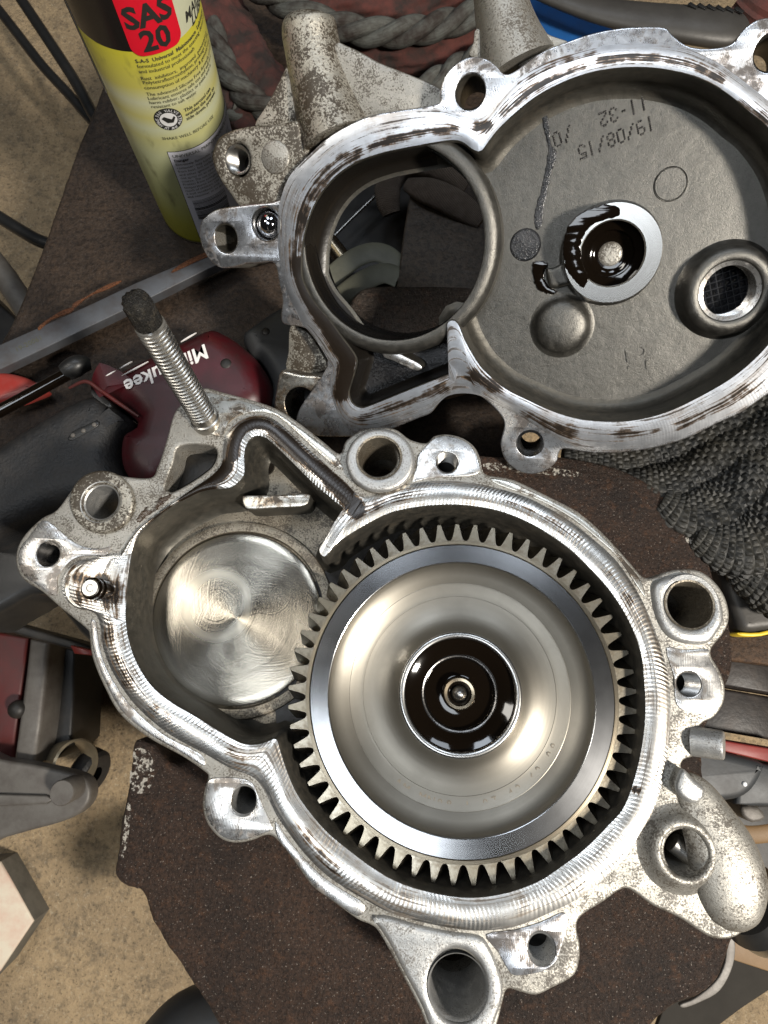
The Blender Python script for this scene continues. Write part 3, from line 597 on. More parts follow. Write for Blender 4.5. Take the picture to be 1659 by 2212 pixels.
prism(LO, 'boss_ring', [(1412,1262),(1443,1244),(1483,1238),(1516,1244),(1545,1268),(1563,1302),(1567,1338),(1554,1366),(1532,1390),(1490,1392),(1450,1378),(1428,1350),(1415,1310)], -0.0008, 0.01, [MT['cast_clean'], MT['cast_clean']], low, [('c',1490,1306,48,51)], bev=0.003, seg=4, smooth=4)
lathe(LO, 'boss_bore', 1490, 1306, -0.0009, [(LO.r(1490,1306,55), 0.0), (LO.r(1490,1306,51), 0.0004), (LO.r(1490,1306,48), 0.003), (LO.r(1490,1306,45), 0.034)], MT['cast_pocket'], low, 48)
# lower lug with the tall bore
prism(LO, 'lower_lug', [(800,1985),(830,1978),(900,1998),(975,2014),(1035,2022),(1060,2050),(1080,2100),(1088,2150),(1070,2212),(1050,2250),(990,2272),(938,2240),(908,2172),(870,2100),(845,2050),(818,2008)], 0.0002, 0.01, [MT['cast_clean'], MT['cast']], low, [('c',989,2132,61,71)], bev=0.0025, seg=4, smooth=4)
r_ = LO.r(989,2132,1)
lathe(LO, 'bolt_bore', 989, 2132, 0.0, [(r_*66, 0.0), (r_*63, 0.0006), (r_*60, 0.002), (r_*60, 0.036)], MT['cast_clean'], low, 56)
# mount arm at the lower right, rounded casting
def lw(px, py, d): return LO.M @ Vector((*LO.uv(px, py, d), -d))
ARM = [(1472,1690,30),(1500,1720,46),(1528,1772,60),(1556,1832,74),(1574,1890,80),(1581,1940,74),(1586,1985,54),(1588,2008,24)]
sweep('mount_arm', [lw(x, y, 0.003) for x, y, r in ARM], [LO.r(x, y, r, 0.003) for x, y, r in ARM], MT['cast'], low, 40, 0.55, 6, up=tuple(LO.N), sharp=70)
ra = LO.r(1482, 1843, 1)
lathe(LO, 'arm_boss', 1482, 1843, -0.0042, [(ra*98, 0.0062), (ra*84, 0.0050), (ra*74, 0.0024), (ra*66, 0.0006), (ra*58, 0.0), (ra*53, 0.0003), (ra*49, 0.0014), (ra*46, 0.03)], MT['cast'], low, 56, sharp=60)
lathe(LO, 'ejector_mark', 1590, 1936, -0.0034, [(ra*33, 0.0016), (ra*31, 0.0002), (ra*29, 0.0), (0, -0.0002)], MT['cast'], low, 32)
prism(LO, 'arm_tab', [(1478,1662),(1500,1682),(1524,1704),(1520,1728),(1500,1738),(1476,1726),(1462,1705),(1466,1680)], -0.006, 0.004, [MT['cast_clean'], MT['cast']], low, bev=0.002, seg=3, smooth=4)
a0 = LO.M @ Vector((*LO.uv(1452, 1818, 0.009), -0.009)); a1 = LO.M @ Vector((*LO.uv(1514, 1866, 0.009), -0.009))
sweep('cross_pin', [a0, (a0+a1)/2, a1], [0.0040]*3, MT['steel'], low, 20)
# threaded holes
def thread(fr, px, py, rpx, d, depth, parent, name='threaded_hole', mat='steel', pitch=0.0008, blind=True):
    r = fr.r(px, py, rpx, d); pr = [(r*1.12, -0.0001), (r*1.0, 0.0009)]
    z = 0.0009
    while z < depth: pr += [(r*0.86, z+pitch*0.5), (r, z+pitch)]; z += pitch
    o = lathe(fr, name, px, py, d, pr, MT[mat], parent, 40, sharp=20)
    if blind: lathe(fr, 'hole_bottom', px, py, d+depth, [(r, 0.0), (0, 0.0012)], MT['tray'], parent, 32)
    return o
thread(LO, 966, 999, 24, 0.0011, 0.014, low); thread(LO, 1488, 1477, 28, 0.0011, 0.016, low); thread(LO, 104, 1196, 24, 0.0011, 0.018, low, 'plain_hole', 'steel_dark', 0.002)
thread(LO, 1170, 2050, 31, 0.0011, 0.014, low, 'plain_hole', 'cast_clean', 0.002)
lathe(LO, 'plain_hole', 526, 1729, 0.001, [(LO.r(526,1729,33), 0.0), (LO.r(526,1729,28), 0.0008), (LO.r(526,1729,27), 0.03)], MT['cast_clean'], low, 40)
# peg on the right flank
p0 = LO.M @ Vector((*LO.uv(1494, 1600, 0.004), -0.004)); p1 = p0+Vector(LO.U*0.0105)+Vector(LO.V*-0.001)+Vector(LO.N*0.006)
sweep('casting_peg', [p0, p0*0.5+p1*0.5, p0*0.08+p1*0.92, p1], [0.0062, 0.0060, 0.0058, 0.0050], MT['cast_clean'], low, 24)
# dowel pin
r_ = LO.r(190, 1266, 1)
lathe(LO, 'pin_seat', 188, 1265, 0.0003, [(r_*50, 0.0004), (r_*47, -0.0002), (r_*38, 0.0), (r_*24, 0.0002)], MT['mach_dirty'], low, 40)
pin = lathe(LO, 'dowel_pin', 194, 1270, -0.0125, [(0, 0.0004), (r_*7, 0.0003), (r_*8, 0.0), (r_*16, 0.0), (r_*18, 0.0006), (r_*22.5, 0.0016), (r_*22.5, 0.0042), (r_*21.5, 0.0045), (r_*21.5, 0.0052), (r_*23, 0.0055), (r_*23, 0.016)], [MT['steel'], MT['oil']], low, 40, midx=[0, 0, 0, 0, 1, 1, 1, 1, 1, 1])
# long stud screwed into the ear
B0 = LO.M @ Vector((*LO.uv(443, 905, 0.0), 0.0)); rs = 0.0062
zt = B0.z+0.072; T0 = Vector(P3(287, 640, zt)); ax = (T0-B0); Ls = ax.length
MS = Matrix.Translation(B0) @ ax.to_track_quat('Z', 'Y').to_matrix().to_4x4()
pr = [(rs*1.12, 0.004), (rs*1.12, -0.0006), (rs*1.0, -0.001), (rs*1.0, -0.0045)]
z = 0.0045
while z < Ls*0.80: pr += [(rs*1.0, -z-0.0004), (rs*0.84, -z-0.0010), (rs*0.84, -z-0.0014), (rs*1.0, -z-0.0020)]; z += 0.0021
t = NT('stud_thread_steel'); zz = t.sep(t.obj())[2]; g = t.noise(150, 4, 0.6)
oil_k = t.ramp(t.math('ADD', t.math('MULTIPLY', zz, 12.0), t.math('MULTIPLY', g, 0.35)), [(0.80, 0.0), (0.98, 1.0)])
MT['stud'] = t.done(t.mix(oil_k, (0.55, 0.53, 0.49), (0.02, 0.018, 0.015)), t.math('SUBTRACT', 1.0, t.math('MULTIPLY', oil_k, 0.7)), t.math('SUBTRACT', 0.3, t.math('MULTIPLY', oil_k, 0.15)), t.bump(g, 0.1, 0.0004))
stud = new_ob('stud', lathe_mesh('stud', pr+[(rs*0.9, -z-0.0005)], MT['stud'], 40, 25), low, MS)
z0 = z+0.0005
new_ob('stud_tip', lathe_mesh('stud_tip', [(rs*0.9, -z0), (rs*0.93, -z0-0.001), (rs*0.90, -Ls+0.004), (rs*0.86, -Ls+0.0025), (rs*0.74, -Ls+0.0006), (rs*0.35, -Ls+0.0002), (0, -Ls)], MT['tipgrime'] if 'tipgrime' in MT else MT['steel_dark'], 28, 60, None, 0.00035), stud, MS)
# oil lying on the band
def oil(fr, pts, d, parent, mat='oil_film', name='oil_film', th=0.0003):
    """puddle or smear with an uneven edge"""
    L = resample(cat(fr.loop(pts, d), 5), 0.0007); L = ccw(L); n = len(L); ph = RNG.uniform(0, 6.28, 12)
    w = sum(math.pow(0.8, q)*np.sin(np.arange(n)/n*2*math.pi*(5+q*6)+ph[q]) for q in range(9))*0.00018
    return prism(fr, name, inset(L, w[:, None]), d-th, d+0.0004, MT[mat], parent, bev=th*0.9, seg=3, sharp=80, raw=True)
oil(LO, [(318,1095),(345,1078),(372,1066),(350,1092),(322,1112),(300,1128),(296,1118)], 0.0016, low, 'oil_film')

# ------------------------------------------------------------------ ring gear
GD = 0.0085
gc = LO.uv(994, 1500, GD)
RT = (LO.r(994, 1500, 377, GD))
GM = LO.M @ Matrix.Translation((gc[0], gc[1], -GD))
gear = thing('ring_gear', 'large steel ring gear with dished web and oily black hub, seated in the lower housing', 'gear', GM)
k = RT/377.0
RR = k*338
def glathe(name, prof, mat, parent=gear, n=128, sharp=40, M4=None): return new_ob(name, lathe_mesh(name, prof, mat, n, sharp), parent, M4 or GM)
glathe('gear_rim', [(RR, 0.016), (RR, 0.0), (k*330, 0.0), (k*329, 0.0004)], MT['rim'])
glathe('polished_ring', [(k*329, 0.0006), (k*327.5, -0.0005), (k*326.5, -0.0006), (k*289, -0.0008), (k*288, -0.0007), (k*286, 0.0006)], MT['polish'], sharp=12)
glathe('dished_web', [(k*286, 0.00060), (k*284, 0.00160), (k*276, 0.00325), (k*262, 0.00528), (k*246, 0.00661), (k*245, 0.00676), (k*244, 0.00668), (k*240, 0.00700), (k*222, 0.00770), (k*216, 0.00785), (k*214.6, 0.00785), (k*214, 0.00809), (k*206, 0.00824), (k*192, 0.00824), (k*176, 0.00778), (k*160, 0.00668), (k*148, 0.00481), (k*140, 0.00278), (k*134, 0.00120)], MT['dish'])
glathe('hub_ring', [(k*134, 0.0012), (k*132, 0.0006), (k*129, 0.0004), (k*124, 0.0004), (k*121, 0.0008), (k*119, 0.0022)], MT['hubring'])
glathe('hub_cone', [(k*119, 0.0022), (k*118, 0.0030), (k*100, 0.0042), (k*86, 0.0060), (k*84, 0.0062)], MT['oil'])
glathe('hub_lip', [(k*84, 0.0062), (k*82, 0.0056), (k*79, 0.0058), (k*77, 0.0075), (k*74, 0.009)], MT['steel_dark'])
glathe('oil_pool', [(k*75, 0.0085), (k*60, 0.0088), (k*40, 0.0088), (k*34, 0.0084)], MT['oil'])
glathe('centre_sleeve', [(k*38, 0.0086), (k*36, 0.0050), (k*33, 0.0044), (k*27, 0.0046), (k*24, 0.0066)], MT['brass'])
glathe('centre_ring', [(k*27, 0.0060), (k*22, 0.0056), (k*18, 0.0068)], MT['oil'])
glathe('centre_ball', [(0, 0.0022), (k*6, 0.0025), (k*12, 0.0036), (k*16, 0.0054), (k*17, 0.0072)], MT['steel'], n=40)
# teeth: one mesh, each tooth an object
NTEETH = 57; tp = 2*math.pi/NTEETH
def tooth_mesh():
    prof = [(-0.46, RR*0.998), (-0.34, RR+k*5), (-0.27, RR+k*12.5), (-0.17, RR+k*27), (-0.105, RR+k*38), (-0.085, RR+k*39.5), (0.085, RR+k*39.5), (0.105, RR+k*38), (0.17, RR+k*27), (0.27, RR+k*12.5), (0.34, RR+k*5), (0.46, RR*0.998)]
    V, Fc = [], []; n = len(prof)
    layers = [(0.00035, 0, 0.6), (0.0, 0.0, 0.0)]
    zs = [(0.0, 0.00030, 0), (0.0003, 0.0, 0), (0.008, 0.0, 0.035), (0.016, 0.0, 0.07)]
    for z, ins, tw in zs:
        for a, r in prof:
            aa = a*tp*(1-ins*120)+tw; r2 = r-ins if r > RR else r; V.append((r2*math.cos(aa), r2*math.sin(aa), -z))
    for l in range(len(zs)-1):
        for i in range(n-1): Fc.append((l*n+i, (l+1)*n+i, (l+1)*n+i+1, l*n+i+1))
    for i in range(n//2-1): Fc.append((i, i+1, n-2-i, n-1-i))
    return mesh_of('tooth', V, Fc, MT['tooth'], None, 38)
tm = tooth_mesh()
for i in range(NTEETH):
    o = bpy.data.objects.new('tooth', tm); COL.objects.link(o); o.parent = gear; o.rotation_euler = (0, 0, i*tp+0.02)

# worn characters etched round the web
def web_depth(r): return 0.0096 if r < k*220 else 0.0089
V, Fc = [], []
for rr_, s_t, a0 in ((k*228, 'AM MN08 1 07 42 62 08', -2.2),):
    for i, ch in enumerate(s_t):
        v, f = text_geo(ch, k*24, 0.0, 'CENTER')
        a = a0+i*0.085; b = len(V)
        for x, y in v:
            r = rr_+k*12-y; V.append((r*math.cos(a+x/rr_), r*math.sin(a+x/rr_), -0.00735))
        Fc += [tuple(b+q for q in p) for p in f]
new_ob('etched_characters', mesh_of('etched_characters', V, Fc, MT['etch'], None, 30), gear, GM)

# ------------------------------------------------------------------ spray can
CB = P3(444, 448, -0.14); CA = np.array([0.010, -0.010, 0.2]); CA /= np.linalg.norm(CA); CR = 0.0325
tc = CAM-CB; tc -= CA*np.dot(tc, CA); tc /= np.linalg.norm(tc); CYx = np.cross(CA, tc)
CM = Matrix(((tc[0], CYx[0], CA[0], CB[0]), (tc[1], CYx[1], CA[1], CB[1]), (tc[2], CYx[2], CA[2], CB[2]), (0, 0, 0, 1)))
CMI = np.array(CM.inverted())
def can_uv(px, py):
    o = CMI[:3, :3] @ CAM + CMI[:3, 3]; d = CMI[:3, :3] @ ray(px, py)
    a = d[0]**2+d[1]**2; b = o[0]*d[0]+o[1]*d[1]; c = o[0]**2+o[1]**2-CR**2; q = max(0, b*b-a*c)
    t_ = (-b-math.sqrt(q))/a; p = o+d*t_; return np.array([CR*math.atan2(p[1], p[0]), p[2]])
can = thing('spray_can', 'yellow green lubricant spray can with red square and grey label, standing on brown plate', 'spray can', CM)
hblk = can_uv(190, 78)[1]
body = new_ob('can_body', lathe_mesh('can_body', [(0, -0.004), (CR*0.80, -0.001), (CR*0.90, 0.0), (CR*0.97, -0.0014), (CR*0.995, -0.004), (CR, -0.007), (CR, -0.235), (CR*0.97, -0.239), (CR*0.8, -0.248), (CR*0.45, -0.254)], MT['can'], 96, 40), can, CM)
new_ob('base_rim', lathe_mesh('base_rim', [(CR*0.9, 0.0003), (CR*0.98, -0.0012), (CR*1.006, -0.0035), (CR*1.004, -0.0048)], MT['alu'], 96), can, CM)
new_ob('spray_cap', lathe_mesh('spray_cap', [(CR*0.82, -0.246), (CR*0.82, -0.270), (CR*0.78, -0.274), (0, -0.275)], MT['canblack'], 64), can, CM)
def wrap(name, poly, mat, off, parent=can, faces=None):
    """flat print wrapped round the can: poly in (along, up) metres"""
    bm = bmesh.new()
    if faces is None:
        vs = [bm.verts.new((x, y, 0)) for x, y in poly]; bm.faces.new(vs)
    else:
        vs = [bm.verts.new((x, y, 0)) for x, y in poly]
        for f in faces:
            try: bm.faces.new([vs[i] for i in f])
            except ValueError: pass
    xs = [v.co.x for v in bm.verts]; x = math.floor(min(xs)/0.0016)*0.0016
    while x < max(xs):
        bmesh.ops.bisect_plane(bm, geom=bm.verts[:]+bm.edges[:]+bm.faces[:], plane_co=(x, 0, 0), plane_no=(1, 0, 0)); x += 0.0016
    bmesh.ops.triangulate(bm, faces=bm.faces[:])
    V = [((CR+off)*math.cos(v.co.x/CR), (CR+off)*math.sin(v.co.x/CR), v.co.y) for v in bm.verts]; bm.verts.index_update()
    Fc = [tuple(v.index for v in f.verts) for f in bm.faces]; bm.free()
    return new_ob(name, mesh_of(name, V, Fc, mat, None, 40), parent, CM)
def rrect(x0, y0, x1, y1, r, n=6):
    o = []
    for cx, cy, a0 in ((x1-r, y1-r, 0), (x0+r, y1-r, 90), (x0+r, y0+r, 180), (x1-r, y0+r, 270)):
        o += [(cx+r*math.cos(math.radians(a0+90*i/n)), cy+r*math.sin(math.radians(a0+90*i/n))) for i in range(n+1)]
    return o
def ctext(name, s, px, py, hpx, mat, bold=0.0, shear=0.0, align='LEFT', spacing=1.0, parent=can, off=0.00035):
    o = can_uv(px, py); up = can_uv(px, py-2); sc = abs(up[1]-o[1])/2; d = np.linalg.norm(CAM-CB)
    sz = hpx*0.00040; v, f = text_geo(s, sz, bold*sz, align, shear, spacing)
    return wrap(name, [(o[0]+x, o[1]+y-sz*0.35) for x, y in v], MT[mat], off, parent, f)
s0, h0 = can_uv(258, 40); s1, _ = can_uv(388, 62); hb0 = can_uv(325, 118)[1]
sl = can_uv(190, 78)[0]
new_ob('black_band', lathe_mesh('black_band', [(CR+0.00015, -hblk), (CR+0.00015, -0.234)], MT['canblack'], 96), can, CM)
wrap('pale_panel', [(s0+0.004, 0.233), (s0+0.004, hblk-0.001), (s0+0.052, hblk-0.001), (s0+0.052, 0.233)], MT['canpale'], 0.0003)
red = wrap('red_square', rrect(s0, hb0, s1, hb0+0.048, 0.0055), MT['canred'], 0.00045)
sm_ = (s0+s1)/2
def ctx2(name, s, so, h, sz, mat, bold=0, shear=0, align='CENTER', parent=can, off=0.0007, spacing=1.0):
    v, f = text_geo(s, sz, bold*sz, align, shear, spacing); return wrap(name, [(so+x, h+y) for x, y in v], MT[mat], off, parent, f)
ctx2('lettering', 'SAS', sm_, hb0+0.0152, 0.0150, 'ink', 0.035, parent=red); ctx2('lettering', '20', sm_, hb0+0.0028, 0.0150, 'ink', 0.035, parent=red)
for s_t, px, py, hp, bd, sh in (('MAINTENANCE', 398, 40, 17, 0.03, 0.25), ('LUBRICANT', 412, 47, 17, 0.03, 0.25)): ctext('lettering', s_t, px, py, hp, 'ink', bd, sh)
TXT = [(292,131,'S-A-S  Universal  Maintenance  Lubricant', 0.02), (296,142,'formulated to meet the exacting demands', 0), (299,153,'and industrial professionals', 0), (304,168,'Rust  inhibitors,  improved  penetration', 0), (308,177,'Polytetrafluoroethylene, prolongs the life', 0), (311,188,'consumption of machinery & general use', 0), (316,202,'The advanced Silicone Free formula of this', 0), (319,211,'Lubricant ensures safe use and will not', 0), (322,220,'harm rubber, plastics or paint and is', 0), (326,229,'resistant to salt water', 0), (397,238,'This aerosol can', 0.02), (400,247,'enables the user to', 0.02), (402,256,'side down, prevent', 0.02), (350,298,'SHAKE WELL BEFORE USE', 0)]
for px, py, s_t, bd in TXT: ctext('lettering', s_t, px, py, 7.6 if px < 390 else 8, 'inksoft', bd)
la = can_uv(362, 328); lb = can_uv(424, 508)
lab = wrap('grey_label', [(la[0], lb[1]-0.004), (la[0]+0.06, lb[1]-0.004), (la[0]+0.06, la[1]), (la[0], la[1])], MT['canlabel'], 0.00035)
wrap('label_border', [(la[0]-0.0004, lb[1]-0.0044), (la[0]+0.0604, lb[1]-0.0044), (la[0]+0.0604, la[1]+0.0004), (la[0]-0.0004, la[1]+0.0004)], MT['ink'], 0.0002, lab)
ctx2('lettering', 'UNIVERSAL MAINTENANCE LUBRICANT', la[0]+0.002, la[1]-0.0042, 0.0034, 'inksoft', 0, 0, 'LEFT', lab)
ctx2('lettering', 'Danger', la[0]+0.002, la[1]-0.0078, 0.0030, 'ink', 0.02, 0, 'LEFT', lab)
LN = ['Extremely flammable aerosol. Pressurised', 'container: may burst if heated. Keep away', 'from heat, hot surfaces, sparks, open flames', 'and other ignition sources. No smoking. Do', 'not spray on an open flame or other ignition', 'source. Do not pierce or burn, even after use.', 'Protect from sunlight. Do not expose to', 'temperatures exceeding 50C. Keep out of', 'reach of children. Use only outdoors or in', 'a well ventilated area. Dispose of contents', 'and container to an approved site.']
for i, s_t in enumerate(LN): ctx2('lettering', s_t, la[0]+0.002, la[1]-0.0110-i*0.0030, 0.0027, 'inksoft', 0, 0, 'LEFT', lab)
bx0, by0 = la[0]+0.004, la[1]-0.0445
for i in range(16):
    w_ = random.choice([0.0003, 0.0005, 0.0008]); y = by0-i*0.00125
    wrap('barcode_bar', [(bx0, y-w_), (bx0+0.024, y-w_), (bx0+0.024, y), (bx0, y)], MT['ink'], 0.0007, lab)
lc = can_uv(364, 257); rl = 0.0078
lg = wrap('valve_emblem', [(lc[0]+rl*math.cos(a), lc[1]+rl*math.sin(a)) for a in np.linspace(0, 2*math.pi, 40, endpoint=False)], MT['ink'], 0.00035)
wrap('emblem_disc', [(lc[0]+rl*0.62*math.cos(a), lc[1]+rl*0.62*math.sin(a)) for a in np.linspace(0, 2*math.pi, 32, endpoint=False)], MT['canwhite'], 0.0006, lg)
wrap('emblem_nozzle', [(lc[0]-0.0036, lc[1]+0.0012), (lc[0]-0.0020, lc[1]+0.0026), (lc[0]+0.0018, lc[1]+0.0002), (lc[0]+0.0034, lc[1]+0.0022), (lc[0]+0.0040, lc[1]+0.0010), (lc[0]+0.0022, lc[1]-0.0022), (lc[0]-0.0010, lc[1]-0.0020)], MT['ink'], 0.0008, lg)
for s_t, up_ in (('360 VALVE', 1), ('SPRAY AT ANY ANGLE', -1)):
    for i, ch in enumerate(s_t):
        v, f = text_geo(ch, 0.0026, 0.0, 'CENTER')
        an = (math.pi/2-(i-(len(s_t)-1)/2)*0.27) if up_ > 0 else (-math.pi/2+(i-(len(s_t)-1)/2)*0.2)
        rr_ = rl*0.70 if up_ > 0 else rl*0.93; ro = an-math.pi/2 if up_ > 0 else an+math.pi/2
        if v: wrap('lettering', [(lc[0]+rr_*math.cos(an)+x*math.cos(ro)-y*math.sin(ro), lc[1]+rr_*math.sin(an)+x*math.sin(ro)+y*math.cos(ro)) for x, y in v], MT['canwhite'], 0.0006, lg, f)
so, ho = can_uv(238, 214)
for nm, g, mt, of in (('oval_outline', 0.0011, 'canwhite', 0.0003), ('dark_oval', 0.0, 'canbrown', 0.0006)):
    wrap(nm, rrect(so-0.026-g, ho-g, so+g, ho+0.085, 0.0105), MT[mt], of)

# ------------------------------------------------------------------ bench plate, bar, block
def slab(name, pts, z, th, mat, label=None, category=None, bev=0.003, parent=None, smooth=4, seg=3, group=None, holes=()):
    fr = Level(z)
    if name in ('rusty_block', 'bench_plate'):
        L_ = ccw(resample(cat(fr.loop(pts), 6), 0.0012)); n_ = len(L_); w_ = np.convolve(np.r_[RNG.normal(0, 1, n_+6)], np.ones(9)/9, 'same')[:n_]*0.0006
        pts = inset(L_, w_[:, None]); raw = True
    else: raw = False
    o = prism(fr, name, pts, 0.0, th, MT[mat] if isinstance(mat, str) else [MT[x] for x in mat], parent, holes, bev, seg, smooth, 50, raw)
    if label: tag(o, label, category, group)
    return o
def ball(name, px, py, z, rpx, mat, parent, h=0.5, n=24):
    r = rz(px, py, rpx, z); c = P3(px, py, z)
    return new_ob(name, lathe_mesh(name, [(0, -r*h), (r*0.6, -r*h*0.85), (r*0.9, -r*h*0.45), (r, 0), (r, 0.002)], MT[mat], n, 50), parent, Matrix.Translation(c))
slab('bench_plate', [(232,165),(205,225),(165,320),(130,420),(95,520),(48,640),(0,740),(-70,880),(-90,1150),(700,1150),(1150,900),(1120,200),(760,-60),(430,-60),(300,60)], -0.14, 0.03, 'plate', 'brown rusty steel bench plate under the spray can', 'steel plate', 0.004)
bar = thing('steel_bar', 'long grey painted steel bar with rusty edge lying in front of the can', 'steel bar', Matrix.Translation(P3(300, 660, -0.125)))
slab('bar_face', [(-60,812),(-60,768),(0,744),(100,700),(200,655),(290,612),(400,565),(520,515),(640,470),(645,500),(520,548),(440,585),(330,640),(200,702),(90,755),(0,798)], -0.118, 0.008, 'bar', None, None, 0.0008, bar, 0)
for pts in ([(84,712),(110,690),(150,675),(158,664),(130,672),(86,702)], [(160,664),(190,640),(235,622),(262,606),(232,614),(186,640),(158,655)], [(370,588),(420,566),(500,532),(560,508),(560,500),(480,530),(400,564)]):
    slab('rust_flake', pts, -0.1172, 0.001, 'barrust', None, None, 0.0003, bar, 3)
flat_text(Level(-0.118), 'stamped_text', '19-20061', 62, 742, 17, -26, 0.0, MT['inksoft'], bar)
blk = slab('rusty_block', [(292,1601),(330,1612),(400,1650),(560,1500),(620,1250),(800,1060),(960,985),(1060,985),(1200,985),(1300,1000),(1380,1030),(1440,1065),(1480,1100),(1508,1118),(1528,1150),(1532,1200),(1545,1260),(1575,1330),(1580,1450),(1520,1600),(1540,1800),(1585,1990),(1578,2040),(1566,2085),(1545,2125),(1505,2155),(1450,2180),(1400,2230),(1380,2320),(560,2320),(480,2225),(425,2140),(372,2060),(332,2000),(318,1960),(306,1928),(290,1920),(266,1912),(248,1890),(252,1850),(262,1780),(272,1720),(282,1650)], -0.054, 0.05, 'rust', 'dark rusty steel block that carries the ring gear housing', 'steel block', 0.0025)
for pts, mt in (([(292,1618),(318,1622),(332,1650),(330,1690),(312,1712),(290,1712),(280,1690),(284,1650)], 'chip'), ([(274,1740),(282,1742),(278,1800),(268,1850),(262,1848),(266,1800)], 'chip'), ([(1485,1150),(1510,1152),(1516,1172),(1500,1180),(1482,1168)], 'chip'), ([(1050,1000),(1150,1005),(1250,1020),(1240,1030),(1140,1022),(1060,1016)], 'chip')):
    prism(Level(-0.054), 'worn_patch', pts, -0.0002, 0.001, MT[mt], blk, bev=0.0, smooth=4)
slab('torn_tape', [(1572,2030),(1588,2034),(1584,2086),(1556,2140),(1512,2166),(1478,2178),(1470,2170),(1502,2156),(1546,2120),(1566,2080)], -0.075, 0.002, 'arm', 'pale torn strip along the lower right corner of the rusty block', 'strip', 0.0005)

# ------------------------------------------------------------------ power tool
tool = thing('power_tool', 'red and black cordless power tool with white script, lying behind the long stud', 'power tool', Matrix.Translation(P3(400, 880, -0.13)))
rh = slab('red_housing', [(176,824),(240,790),(306,757),(382,722),(443,694),(480,704),(515,728),(556,768),(582,820),(572,868),(520,905),(440,960),(370,1030),(320,1052),(275,1036),(246,990),(250,930),(282,900),(224,846)], -0.074, 0.05, 'red', None, None, 0.016, tool, 4, 7)
slab('housing_end', [(536,756),(560,772),(584,820),(580,872),(630,880),(700,860),(720,700),(660,640),(600,655),(548,690),(520,715)], -0.084, 0.045, 'greycase', None, None, 0.010, tool, 4, 6)
gp = slab('rubber_grip', [(-90,1010),(-20,955),(60,905),(150,855),(205,842),(240,868),(276,902),(248,932),(240,985),(262,1040),(200,1075),(110,1090),(20,1130),(-90,1170)], -0.082, 0.045, 'rubber', None, None, 0.014, tool, 4, 6)
Tz = -0.0735
sweep('housing_lip', [P3(150, 838, -0.078), P3(185, 824, -0.074), P3(218, 844, -0.0735), P3(258, 872, -0.0735), P3(300, 900, -0.074)], [0.0008, 0.0012, 0.0012, 0.0012, 0.0008], MT['redpaint'], tool, 12)
slab('vent_slot', [(196,845),(204,842),(236,868),(240,878),(230,878),(200,856)], -0.0805, 0.002, 'black', None, None, 0.0005, tool, 3)
flat_text(Level(-0.0738), 'lettering', 'Milwaukee', 362, 797, 48, 155.5, 0.0, MT['white'], rh, 0.02, 0.15, 1.0, thick=0.0003, sx=0.95)
for a, b in (((228,812),(250,800)), ((258,796),(285,780)), ((262,812),(320,780)), ((390,738),(424,718))):
    slab('lettering_stroke', [a, ((a[0]+b[0])/2-0.5, (a[1]+b[1])/2-1.5), b, ((a[0]+b[0])/2+0.5, (a[1]+b[1])/2+1)], -0.0735, 0.001, 'white', None, None, 0.0001, rh, 2)
ball('screw', 488, 786, -0.0745, 13, 'tray', tool, 0.3); ball('screw', 574, 716, -0.084, 9, 'tray', tool, 0.3)
ls = slab('light_strip', [(146,946),(158,930),(185,918),(208,908),(214,916),(200,928),(170,944),(154,952)], -0.0815, 0.002, 'black', None, None, 0.0008, tool, 3)
for x, y in ((157,940), (180,930), (203,917)): ball('indicator', x, y, -0.0812, 5, 'arm', ls, 0.3)
slab('battery_pack', [(-90,1130),(40,1085),(150,1062),(250,1032),(335,1045),(340,1200),(300,1400),(195,1392),(90,1285),(-10,1325),(-90,1350)], -0.115, 0.05, 'black', 'black battery case below the tool grip at the left edge', 'battery', 0.006)
slab('red_case_corner', [(-70,1046),(0,1060),(36,1086),(50,1104),(30,1128),(-10,1142),(-70,1168)], -0.108, 0.02, 'red', 'dark red case corner under the tool grip at the left edge', 'case', 0.004)
slab('red_lens', [(-40,795),(10,800),(50,810),(80,826),(92,838),(60,852),(30,862),(-40,872)], -0.122, 0.012, 'redlite', 'bright red plastic lens at the left edge under a black hose', 'lens', 0.006, None, 4, 6)
hose = thing('black_hose', 'short shiny black rod with thick end beside the red plastic lens', 'rod', Matrix.Translation(P3(80, 850, -0.13)))
sweep('rod', [P3(-60, 920, -0.108), P3(40, 866, -0.108), P3(120, 822, -0.108), P3(160, 800, -0.108)], [0.0042]*4, MT['oil'], hose, 16)
sweep('rod_end', [P3(138, 806, -0.108), P3(152, 798, -0.108), P3(172, 788, -0.108), P3(196, 786, -0.110)], [0.0055, 0.0068, 0.0068, 0.004], MT['black'], hose, 16)

# ------------------------------------------------------------------ seen through the big bore
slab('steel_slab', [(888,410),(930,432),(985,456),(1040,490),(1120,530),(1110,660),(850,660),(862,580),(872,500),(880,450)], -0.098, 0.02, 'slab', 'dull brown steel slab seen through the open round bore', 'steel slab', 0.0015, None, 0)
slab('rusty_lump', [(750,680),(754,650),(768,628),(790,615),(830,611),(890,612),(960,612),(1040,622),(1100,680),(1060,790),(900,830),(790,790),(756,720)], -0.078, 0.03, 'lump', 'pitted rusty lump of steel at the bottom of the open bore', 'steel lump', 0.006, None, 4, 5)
rag = thing('knit_glove_cuff', 'brown ribbed knit cuff folded inside the open bore', 'glove', Matrix.Translation(P3(880, 380, -0.11)))
sweep('cuff_fold', [P3(1010,400,-0.098), P3(960,366,-0.094), P3(905,352,-0.094), P3(862,362,-0.096), P3(840,395,-0.098), P3(838,432,-0.100), P3(846,462,-0.104)], [0.0095,0.0100,0.0102,0.0105,0.0095,0.0085,0.0065], MT['knit'], rag, 32, 0.7, 8)
